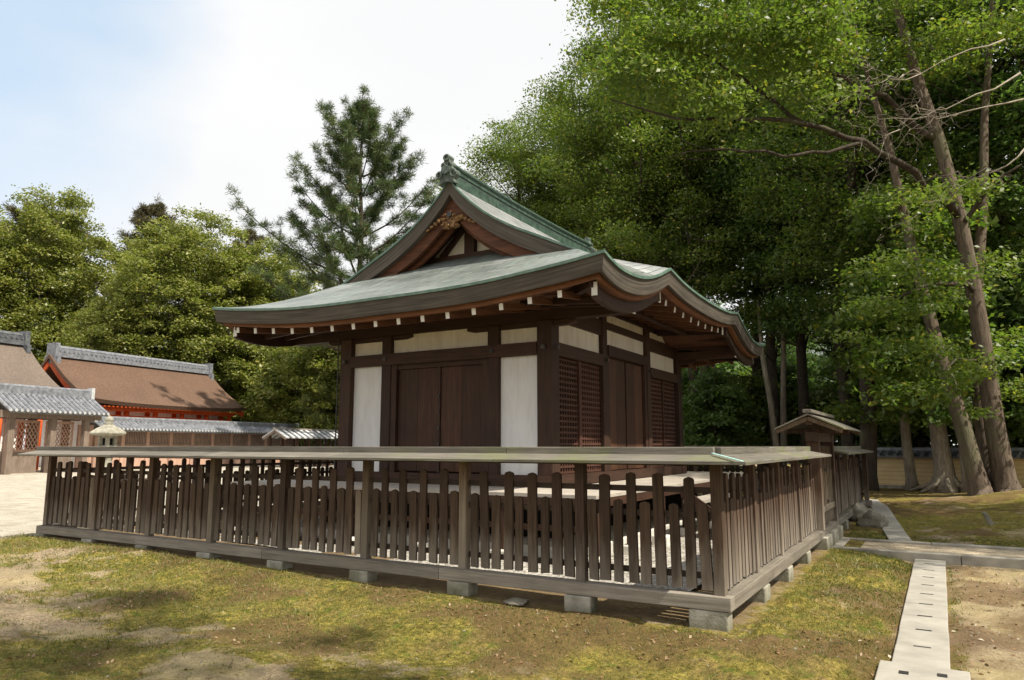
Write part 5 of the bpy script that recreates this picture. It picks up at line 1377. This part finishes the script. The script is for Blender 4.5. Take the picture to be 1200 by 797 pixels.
# fallen leaves and twigs
x,y,z,r=scatter(4200,9,-13,5,-4.6,9.5,lambda x,y: free(x,y)*np.clip(.08+samp(litter,x,y),0,1)*np.clip(9/camd(x,y),.2,1))
n=len(x); P=np.stack([x,y,z+.006],1); Nn=np.tile(np.array([0,0,1.6]),(n,1))
me=leaf_cloud('fallen_leaves',P,Nn,.040,'dead_leaf',.5,77,droop=0); o=bpy.data.objects.new('fallen_leaves',me); col.objects.link(o); tag(o,'brown fallen leaves scattered over the moss and earth','fallen leaves',kind='stuff')
# pebbles and crumbs of earth
x,y,z,r=scatter(2600,19,-11,4.5,-4.4,8,lambda x,y: free(x,y)*np.clip(1-samp(moss,x,y),.12,1)*np.clip(7/camd(x,y),.2,1))
V=[];F=[];ico=np.array([(0,0,1),(.9,0,.1),(.28,.85,.1),(-.73,.53,.1),(-.73,-.53,.1),(.28,-.85,.1)]); tri=[(0,1,2),(0,2,3),(0,3,4),(0,4,5),(0,5,1)]
for i in range(len(x)):
    s_=.004+.013*r.rand()**3; a=r.rand()*6.28; q=ico*(1+.3*r.randn(6,1))*s_*np.array([1,1,.7]); q=np.stack([q[:,0]*math.cos(a)-q[:,1]*math.sin(a),q[:,0]*math.sin(a)+q[:,1]*math.cos(a),q[:,2]],1)+np.array([x[i],y[i],z[i]])
    V.append(q); F+= [(6*i+t[0],6*i+t[1],6*i+t[2]) for t in tri]
me=bpy.data.meshes.new('pebbles'); raw_mesh(me,np.concatenate(V),np.array(F)); me.materials.append(M['rock']); o=bpy.data.objects.new('pebbles',me); col.objects.link(o); tag(o,'small pebbles scattered over the bare earth of the court','pebbles',kind='stuff')
m=MB(); rr=random.Random(4); k=0
while k<90:
    x=rr.uniform(-9,4); y=rr.uniform(-4.2,7)
    if not free(np.array([x]),np.array([y]))[0]: continue
    k+=1; a=rr.uniform(0,6.28); l=rr.uniform(.04,.16); z0=float(ground_at(np.array([x]),np.array([y]))[0]); x2=x+l*math.cos(a); y2=y+l*math.sin(a); z2=float(ground_at(np.array([x2]),np.array([y2]))[0])
    m.tube([(x,y,z0+.008),((x+x2)/2+rr.uniform(-.01,.01),(y+y2)/2,(z0+z2)/2+.012),(x2,y2,z2+.008)],rr.uniform(.0012,.003),4)
o=m.build('twigs',M['bark']); tag(o,'dry twigs lying on the ground of the court','twigs',kind='stuff')
